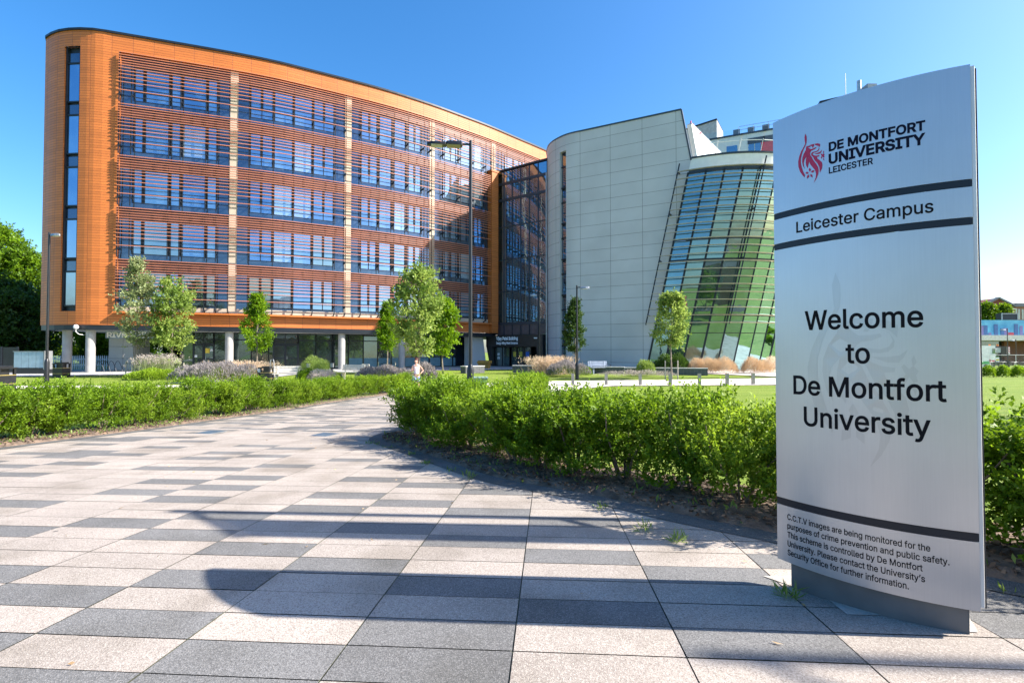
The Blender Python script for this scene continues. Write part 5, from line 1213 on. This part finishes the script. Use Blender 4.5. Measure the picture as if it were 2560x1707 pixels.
mb = MB(); mb.box((0, 0, .18), (2.3, .5, .5)); mb.build('brick_base', m_dbrick, root); mb = MB()
for k in range(7): mb.box((-1.0 + .335 * k, 0, .47), (.31, .56, .07))
mb.build('seat', m_bench, root)
# cycle stands in the undercroft
for i, px in enumerate((251, 266, 281, 297)):
    Y = 39.2 + .2 * i; x = at(px, Y); root = empty('cycle_stand', (x, Y, gz(x, Y)), f'curved steel cycle stand under the building, {ORD[i]} from the end columns', 'cycle stand', 'curved cycle stands in the undercroft', -.2)
    mb = MB(); mb.tube([(-.42 + .84 * (k / 10), 0, .85 * math.sin(math.pi * (k / 10) ** .75) ** .8 if 0 < k < 10 else 0) for k in range(11)], .018, 8); mb.build('hoop', m_dark, root, smooth=True)
# grey cabinets and dark screen wall at the far left
x, Y = at(72, 36), 36; root = empty('cabinet_row', (x, Y, gz(x, Y)), 'row of pale blue grey metal cabinet doors on a dark plinth at the wood edge', 'cabinet')
mbx = M('blue_grey_cabinet', (.30, .42, .46), .45)
mb = MB(); mb.box((0, .35, .2), (2.25, .7, .42)); mb.build('plinth', m_black, root)
for k in range(4): mb = MB(); mb.box((-.78 + .52 * k, .3, 1.0), (.50, .6, 1.12)); mb.build('door', mbx, root)
mb = MB(); mb.box((1.1, .3, .98), (.07, .64, 1.3)); mb.box((0, .3, 1.58), (2.2, .64, .05)); mb.build('frame', m_grey, root)
x, Y = at(6, 38), 38; root = empty('dark_screen', (x, Y, gz(x, Y)), 'dark close boarded screen wall behind the grey cabinets at the wood edge', 'fence')
mb = MB(); mb.box((-1.3, 0, .95), (5.0, .1, 1.9)); mb.build('boarding', m_black, root); 
for s_ in (-2.4, 0, 1.2): mb = MB(); mb.box((s_, -.07, .97), (.1, .06, 1.95)); mb.build('post', m_dark, root)
# white picket fence behind the end columns
x, Y = at(180, 46), 46; root = empty('picket_fence', (x, Y, gz(x, Y)), 'white picket fence in the shade behind the end columns', 'fence')
mb = MB()
for k in range(34): xx = -3 + k * .19; mb.prism([(xx, 0, 0), (xx + .09, 0, 0), (xx + .09, 0, 1.15), (xx + .045, 0, 1.25), (xx, 0, 1.15)], (0, .03, 0))
mb.build('pickets', m_white, root); mb = MB(); mb.box((.2, .06, .35), (6.6, .04, .09)); mb.box((.2, .06, .9), (6.6, .04, .09)); mb.build('rail', m_white, root)
# pale mortar fillet round the foot of the sign
mb = MB(); q = [px_path(*p) for p in ((1908, 1441), (2068, 1497), (2118, 1537), (2212, 1539), (2303, 1557), (2395, 1578), (2446, 1582), (2420, 1540), (2200, 1480), (1990, 1440))]
mb.face([(p[0], p[1], float(pz(p[1])) + .004) for p in q]); tag(mb.build('mortar_fillet', M('pale_mortar', (.44, .40, .35), .9, var=.15, scale=15, bump=.3)), kind='structure')
# small inspection covers in the paving
for (px, py), lb in (((526, 1081), 'small blue grey metal inspection cover in the path near the lawn side'), ((812, 1087), 'worn grey inspection cover in the path near the hedge bend')):
    p = px_path(px, py); root = empty('inspection_cover', (p[0], p[1], float(pz(p[1]))), lb, 'inspection cover', rz=-.3)
    mb = MB(); mb.box((0, 0, .004), (.36, .40, .012)); mb.build('frame', m_grey, root); mb = MB(); mb.box((0, 0, .0085), (.31, .35, .008)); mb.build('lid', M('cover_steel', (.10, .15, .2), .5, .4), root)

# ---------------------------------------------------------------- banner post standing outside the photo; its shadow falls across the path
def banner_post(x, y, ztop, zb, wd, label):
    g = float(gz(x, y)); root = empty('banner_post', (x, y, g), label, 'banner post')
    mb = MB(); mb.tube([(0, 0, -.2), (0, 0, ztop)], .045, 12); mb.build('pole', m_black, root, smooth=True)
    d = Vector((.70, -.66, 0)).normalized() * -1
    d = Vector((.72, -.69, 0)).normalized()
    for z in (zb, ztop - .12):
        mb = MB(); mb.beam((0, 0, z), tuple(d * wd + Vector((0, 0, z))), .04); mb.build('arm', m_black, root)
    mb = MB(); mb.prism([tuple(d * .28 + Vector((0, 0, zb + .05))), tuple(d * (wd - .03) + Vector((0, 0, zb + .05))), tuple(d * (wd - .03) + Vector((0, 0, ztop - .17))), tuple(d * .28 + Vector((0, 0, ztop - .17)))], Vector((.69, .72, 0)) * .004); mb.build('banner', m_red, root)
    return root
kx = 3.02 / 2.36; ky = -.20 / 2.36
hb = 2.9; banner_post(.355 + kx * hb, 3.817 + ky * hb, hb + 2.32, hb, .92, 'black banner post with a crimson banner standing by the hedge beyond the sign')
banner_post(.75 + kx * 7.5, 1.95 + ky * 7.5, 7.5, 5.2, .8, 'second black banner post with a crimson banner further from the sign')

# ---------------------------------------------------------------- far side beyond the lawn
for i in range(9):
    x = 40.5 + i * 1.15; y = 46.5 - .25 * i; mound('hedge_shrub', x, y, .95, 1.35, 1.0, 1600, L_box, f'dark hedge shrub, {ORD[i]} from the sign in the far hedge beyond the lawn', 'shrub', 'shrubs of the far hedge beyond the lawn', 300 + i, .11, None, .6)
FZ = -.72
bz = lambda y, Y: EYE + (881 - y) / 1280 * Y
root = empty('mural_bridge', (at(2530, 92), 92, FZ), 'low building with a blue city mural glass band above a pale canopy', 'building')
xa, xb = at(2380, 92), at(2720, 92)
m_mural, nt_, b_ = new_mat('mural_sky'); o_, _ = noise_mix(nt_, (.01, .20, .40), (.10, .42, .58), .4); nt_.links.new(o_, b_.inputs['Base Color']); b_.inputs['Roughness'].default_value = .15
mb = MB(); mb.box(((xa + xb) / 2, 93, (bz(839, 92) + bz(800, 92)) / 2), (xb - xa, 2, bz(800, 92) - bz(839, 92))); part(mb, 'mural_band', m_mural, root)
for j in range(26):
    xx = xa + (xb - xa) * (j + .2 + .5 * random.random()) / 26; w_ = random.uniform(.35, 1.1); hh = random.uniform(.5, 2.1)
    mb = MB(); mb.box((xx, 91.97 - .002 * (j % 5), bz(839, 92) + hh / 2), (w_, .04, hh)); part(mb, 'mural_tower', [M('mural_blue', (.03, .10, .25), .3), M('mural_violet', (.14, .13, .30), .3), M('mural_red', (.35, .035, .07), .3)][j % 3 if hh < 1.4 else j % 2], root)
mb = MB(); mb.box(((xa + xb) / 2, 91.5, (bz(852, 92) + bz(839, 92)) / 2), (xb - xa, 5, bz(839, 92) - bz(852, 92) - .02)); part(mb, 'canopy', m_stonecap, root)
mb = MB(); mb.box((at(2490, 94), 94.5, (bz(852, 92) + FZ) / 2), (11, 1, bz(852, 92) - FZ)); part(mb, 'glazing', m_glass_link, root)
mb = MB(); mb.box((at(2620, 93), 94, (bz(852, 92) + FZ) / 2), (15, 1, bz(852, 92) - FZ - .02)); part(mb, 'brown_wall', M('brown_cladding', (.17, .055, .03), .6), root)
root = empty('brick_house', (at(2510, 150), 150, FZ), 'red brick gabled building rising behind the blue mural', 'building')
Yb = 150; P_ = [(at(2440, Yb), Yb, FZ), (at(2537, Yb), Yb, FZ), (at(2537, Yb), Yb, bz(765, Yb)), (at(2496, Yb), Yb, bz(745, Yb)), (at(2455, Yb), Yb, bz(766, Yb)), (at(2440, Yb), Yb, bz(766, Yb))]
mb = MB(); mb.prism(P_, (0, 25, 0)); part(mb, 'gable_wall', M('far_red_brick', (.27, .085, .06), .9, var=.15, scale=.5), root)
mb = MB(); mb.prism([(at(2537, Yb), Yb + .5, FZ), (at(2640, Yb), Yb + .5, FZ), (at(2640, Yb), Yb + .5, bz(772, Yb)), (at(2548, Yb), Yb + .5, bz(765, Yb)), (at(2537, Yb), Yb + .5, bz(765, Yb))], (0, 20, 0)); part(mb, 'side_wall', M('far_brick_pale', (.36, .17, .12), .9), root)
mb = MB(); mb.beam((at(2496, Yb), Yb - .1, bz(744.3, Yb)), (at(2540, Yb), Yb - .1, bz(766, Yb)), 1.0, .45); mb.beam((at(2496, Yb), Yb - .1, bz(744.3, Yb)), (at(2452, Yb), Yb - .1, bz(767, Yb)), 1.0, .45); mb.box((at(2590, Yb), Yb + 6, bz(762, Yb)), (11, 12, 1.0)); part(mb, 'roof', M('far_slate', (.12, .13, .16), .7), root)
mb = MB()
for px in (2546, 2553, 2562): mb.box((at(px, Yb), Yb + .45, bz(785, Yb)), (.5, .15, 3.0))
part(mb, 'window_strip', m_stonecap, root)
root = empty('green_roof_house', (at(2480, 125), 125, FZ), 'building with a pale green hipped metal roof in front of the brick gable', 'building')
Yg = 125; mb = MB(); mb.box((at(2478, Yg), Yg + 4, (bz(773, Yg) + FZ) / 2), (9.5, 8, bz(773, Yg) - FZ)); part(mb, 'wall', m_offwhite, root)
mb = MB(); E0 = [(at(2425, Yg), Yg - 1, bz(774, Yg)), (at(2535, Yg), Yg - 1, bz(773, Yg)), (at(2535, Yg), Yg + 9, bz(773, Yg)), (at(2425, Yg), Yg + 9, bz(773, Yg))]; r0, r1 = (at(2440, Yg), Yg + 4, bz(758, Yg)), (at(2477, Yg), Yg + 4, bz(758, Yg))
mb.face([E0[0], E0[1], r1, r0]); mb.face([E0[1], E0[2], r1]); mb.face([E0[2], E0[3], r0, r1]); mb.face([E0[3], E0[0], r0]); part(mb, 'roof', M('verdigris_roof', (.33, .47, .40), .6), root)
def ftree(px, Y, ytop, ybot, wpx, lb, s):
    x = at(px, Y); tree('distant_tree', x, Y, bz(ytop, Y) - FZ, max(.3, bz(ybot, Y) - FZ), wpx / 1280 * Y, 'round', L_wood, lb, group='trees beyond the mural', nl=2600, ls=.28, seed=s, trunk=.15, ncl=60, zbase=FZ)
ftree(2468, 110, 766, 802, 30, 'larger roadside tree beside the sign above the mural', 401); ftree(2510, 110, 768, 800, 20, 'smaller roadside tree in front of the brick gable', 402); ftree(2443, 112, 770, 802, 40, 'roadside tree mostly hidden behind the welcome sign', 403)
root = empty('roof_screen', (at(2518, 95), 95, bz(800, 95)), 'dark louvred plant screen box on top of the mural building', 'roof screen')
mb = MB(); mb.box((at(2518, 95), 95, bz(791.5, 95)), (2.9, 1.2, 1.25)); part(mb, 'louvre_box', m_dark, root); mb = MB()
for s_ in (-1, 1): mb.box((at(2518, 95) + s_ * 1.45, 94.4, bz(791.5, 95)), (.14, .1, 1.3))
mb.box((at(2518, 95), 94.36, bz(784.6, 95)), (3.0, .1, .12)); part(mb, 'frame', m_grey, root)
# crane lorry parked in front of the mural building
Yc = 78; X0, X1 = at(2436, Yc), at(2507, Yc); gzc = gz(at(2475, Yc), Yc); root = empty('crane_lorry', ((X0 + X1) / 2, Yc, gzc), 'white crane lorry with red and white hazard stripes and orange beacons', 'lorry')
mw = M('lorry_white', (.68, .69, .70), .35)
mb = MB(); mb.box((X0 + .9, Yc, gzc + 2.2), (2.4, 2.3, 2.2)); part(mb, 'cab', mw, root)
mb = MB(); mb.box((X0 + 1.85, Yc - 1.16, gzc + 2.5), (.45, .03, .8)); part(mb, 'window', m_glass_link, root)
mb = MB(); mb.box((at(2483, Yc), Yc, gzc + 2.6), (2.0, 2.0, .75)); mb.beam((at(2470, Yc), Yc - .3, gzc + 1.6), (at(2492, Yc), Yc - .3, gzc + 2.6), .6, .5); part(mb, 'crane_boom', M('lorry_grey', (.45, .46, .47), .4), root)
mb = MB(); mb.box((at(2496, Yc), Yc, gzc + 2.45), (1.2, 2.1, 1.5)); part(mb, 'counterweight', m_black, root)
mb = MB(); mb.box((at(2504, Yc), Yc - 1.05, gzc + 2.6), (.45, .03, 1.1)); hz = part(mb, 'hazard_board', m_white, root)
mb = MB()
for k in range(4): zq = gzc + 2.1 + .27 * k; xq = at(2504, Yc); mb.face([(xq - .22, Yc - 1.07, zq), (xq + .22, Yc - 1.07, zq + .18), (xq + .22, Yc - 1.07, zq + .30), (xq - .22, Yc - 1.07, zq + .12)])
part(mb, 'hazard_stripe', m_red, root, hz)
mb = MB(); mb.box(((X0 + X1) / 2, Yc, gzc + .85), (X1 - X0, 2.2, .45)); part(mb, 'chassis', m_dark, root)
for px in (2448, 2463, 2488, 2500):
    mb = MB(); xq = at(px, Yc); mb.tube([(xq, Yc - 1.1, gzc + .5), (xq, Yc - .8, gzc + .5)], .5, 18); part(mb, 'wheel', m_black, root, smooth=True)
for px in (2474, 2494):
    mb = MB(); xq = at(px, Yc); mb.tube([(xq, Yc, gzc + 3.25), (xq, Yc, gzc + 3.5)], .12, 10); part(mb, 'beacon', M('amber_beacon', (.7, .18, .02), .3), root, smooth=True)
# works barriers
for i, (px, Y) in enumerate(((2466, 62), (2492, 61.5), (2522, 61), (2551, 60.5))):
    x = at(px, Y); root = empty('site_barrier', (x, Y, gz(x, Y)), f'grey mesh works barrier, {ORD[i]} from the sign in the line behind the far hedge', 'barrier', 'works barriers behind the far hedge', -.1)
    mb = MB(); mb.tube([(-.65, 0, .05), (-.65, 0, 1.15), (.65, 0, 1.15), (.65, 0, .05)], .022, 6); mb.build('frame', m_steel, root)
    mb = MB()
    for k in range(9): mb.tube([(-.52 + .13 * k, 0, .2), (-.52 + .13 * k, 0, 1.12)], .009, 4)
    mb.build('bars', m_steel, root); mb = MB()
    for s_ in (-.5, .5): mb.box((s_, 0, .03), (.06, .5, .06))
    mb.build('foot', m_steel, root)
root = empty('site_fence', (at(2530, 66), 66, gz(at(2530, 66), 66)), 'tall mesh site fence panel with two notice boards before the crane lorry', 'fence')
mb = MB(); g = gz(at(2530, 66), 66); xa, xb = at(2474, 66), at(2590, 66); mb.tube([(xa, 66, g), (xa, 66, g + 1.95), (xb, 66, g + 1.95), (xb, 66, g)], .03, 6); mb.tube([(at(2539, 66), 66, g), (at(2539, 66), 66, g + 1.95)], .03, 6); part(mb, 'frame', m_steel, root)
mb = MB(); 
for k in range(40): mb.tube([(xa + (xb - xa) * k / 40, 66, g + .1), (xa + (xb - xa) * k / 40, 66, g + 1.93)], .004, 3)
part(mb, 'wire_mesh', m_steel, root)
for px, c1 in ((2480.5, 0), (2492, 1)):
    mb = MB(); mb.box((at(px, 66), 65.94, g + 1.35), (.46, .02, .55)); nb_ = part(mb, 'notice_board', m_paper, root); mb = MB(); mb.box((at(px, 66), 65.925, g + 1.2 + .12 * c1), (.40, .01, .18)); part(mb, 'notice_band', m_yellow if c1 else m_red, root, nb_)
root = empty('parked_van', (at(2450, 70), 70, gz(at(2450, 70), 70)), 'white and green van parked beside the crane lorry mostly hidden by the sign', 'van')
xv = at(2449, 70); gv = gz(xv, 70)
mb = MB(); mb.prism([(xv - 3.2, 69.2, gv + .3), (xv + .75, 69.2, gv + .3), (xv + .75, 69.2, gv + 1.0), (xv + .45, 69.2, gv + 1.75), (xv + .1, 69.2, gv + 2.05), (xv - 3.2, 69.2, gv + 2.05)], (0, 1.8, 0)); part(mb, 'body', mw, root)
mb = MB(); mb.box((xv - .3, 69.18, gv + .9), (1.8, .02, .35)); part(mb, 'green_stripe', M('van_green', (.03, .35, .10), .4), root); mb = MB(); mb.box((xv + .62, 69.19, gv + 1.1), (.14, .05, .5)); part(mb, 'tail_light', m_red, root)
for s_ in (-2.4, .1): mb = MB(); mb.tube([(xv + s_, 69.15, gv + .33), (xv + s_, 69.4, gv + .33)], .33, 16); part(mb, 'wheel', m_black, root, smooth=True)
lamp_post(2519, 60, 821, .05, 'thin dark lamp post in front of the blue mural', None, (-1, 0), .6)
lamp_post(2540, 72, 848, .05, 'short lamp post against the brown wall under the mural canopy', None, (-1, 0), .6)

# what stands out of the picture to the right, mirrored in the leaning tower
sheet('road', [(13, -9), (22, -6), (34, 0), (60, 6), (60, 12), (34, 6), (22, -.5), (13, -3.5)], M('asphalt', (.055, .055, .058), .9, var=.2, scale=2), .03)
for i, (x, y, h_, mt) in enumerate(((21.5, 9.5, 7.5, L_wood), (27, 3, 8, L_maple), (17.5, -3, 7.5, L_wood), (23, -9, 8.5, L_dark))):
    tree('roadside_tree', x, y, h_, 1.8, 4.6, 'round', mt, 'roadside tree mirrored in the glass tower, ' + ['nearest the sign', 'furthest out on the lawn', 'just beyond the road', 'tallest by the road'][i], group='roadside trees mirrored in the tower', nl=2600, ls=.2, seed=500 + i, trunk=.12)
root = empty('brick_terrace', (30, -30, gz(30, -30)), 'red brick terrace mirrored in the glass tower', 'building')
g = gz(30, -30); mb = MB(); mb.box((30, -30, g + 4), (30, 9, 8)); part(mb, 'wall', m_brick, root)
mb = MB(); mb.prism([(14.6, -35, g + 8), (14.6, -25, g + 8), (14.6, -30, g + 11.5)], (30.8, 0, 0)); part(mb, 'roof', M('terrace_slate', (.09, .09, .10), .7), root)
for k in range(8):
    for z in (1.9, 5.4):
        mb = MB(); mb.box((17.2 + 3.6 * k, -25.46, g + z), (1.3, .12, 1.7)); part(mb, 'window', m_glass_shop, root)

# ---------------------------------------------------------------- the person on the path
def skin(name, joints, edges, mat, parent, sub=2):
    me = bpy.data.meshes.new(name); me.from_pydata([j[0] for j in joints], edges, []); me.materials.append(mat)
    o = bpy.data.objects.new(name, me); col.objects.link(o); o.parent = parent
    sk = o.modifiers.new('skin', 'SKIN'); sk.use_smooth_shade = True
    for v, j in zip(me.skin_vertices[0].data, joints): v.radius = j[1] if hasattr(j[1], '__len__') else (j[1], j[1])
    me.skin_vertices[0].data[0].use_root = True
    o.modifiers.new('sub', 'SUBSURF').render_levels = sub; o.modifiers['sub'].levels = sub
    return o
px_, py_ = at(1041, 24.6), 24.6
per = empty('person', (px_, py_, float(pz(py_))), 'person in a pale sleeveless top and blue shorts, hand on hip, standing on the path', 'person', rz=.25)
m_skin = M('skin_tone', (.50, .28, .20), .55, var=.05); m_top = M('pale_top', (.66, .60, .62), .8); m_short = M('denim_blue', (.22, .33, .55), .85); m_hair = M('auburn_hair', (.10, .035, .02), .6, var=.3, scale=20); m_shoe = M('white_shoe', (.6, .6, .6), .6)
J = [((0, 0, .93), (.14, .10)), ((0, 0, 1.10), (.115, .085)), ((0, .01, 1.28), (.14, .095)), ((0, .01, 1.40), (.10, .07)), ((0, 0, 1.49), .045), ((-.01, -.02, 1.58), (.07, .085)), ((-.015, -.02, 1.66), (.065, .08)),
     ((.17, .01, 1.37), .048), ((.33, .08, 1.16), .038), ((.19, -.03, 1.00), .028), ((.13, -.09, .99), .03),
     ((-.17, .01, 1.37), .048), ((-.24, -.02, 1.12), .037), ((-.16, -.20, 1.18), .027), ((-.13, -.25, 1.24), .03),
     ((.085, 0, .86), .085), ((.095, -.01, .50), .055), ((.10, .02, .09), .036), ((.10, -.13, .03), .03),
     ((-.085, 0, .86), .085), ((-.10, -.02, .50), .055), ((-.11, .02, .09), .036), ((-.11, -.13, .03), .03), ((-.085, -.03, 1.585), .015)]
Ed = [(0, 1), (1, 2), (2, 3), (3, 4), (4, 5), (5, 6), (3, 7), (7, 8), (8, 9), (9, 10), (3, 11), (11, 12), (12, 13), (13, 14), (0, 15), (15, 16), (16, 17), (17, 18), (0, 19), (19, 20), (20, 21), (21, 22), (5, 23)]
skin('body', J, Ed, m_skin, per)
skin('top', [((0, 0, .95), (.155, .115)), ((0, 0, 1.10), (.13, .10)), ((0, .01, 1.28), (.155, .11)), ((0, .01, 1.40), (.12, .085)), ((.12, .01, 1.42), .05), ((-.12, .01, 1.42), .05)], [(0, 1), (1, 2), (2, 3), (3, 4), (3, 5)], m_top, per)
skin('shorts', [((0, 0, .93), (.16, .12)), ((.09, 0, .84), .10), ((.10, -.005, .62), .09), ((-.09, 0, .84), .10), ((-.10, -.01, .62), .09)], [(0, 1), (1, 2), (0, 3), (3, 4)], m_short, per)
skin('hair', [((0, .01, 1.66), (.085, .10)), ((.0, .04, 1.60), (.08, .085)), ((.01, .08, 1.70), .05)], [(0, 1), (0, 2)], m_hair, per)
for s_ in (-1, 1): skin('shoe', [((s_ * .105, .04, .045), .045), ((s_ * .105, -.13, .035), .035)], [(0, 1)], m_shoe, per, 1)
for k in range(5):
    skin('finger', [((.125 + .012 * k - .03, -.105, .985), .009), ((.115 + .012 * k - .03, -.135, .965), .008), ((.12 + .012 * k - .03, -.145, .935), .007)], [(0, 1), (1, 2)], m_skin, per, 1)
    skin('finger', [((-.145 + .012 * k, -.265, 1.25), .009), ((-.145 + .012 * k, -.29, 1.28), .008), ((-.145 + .012 * k, -.285, 1.31), .007)], [(0, 1), (1, 2)], m_skin, per, 1)
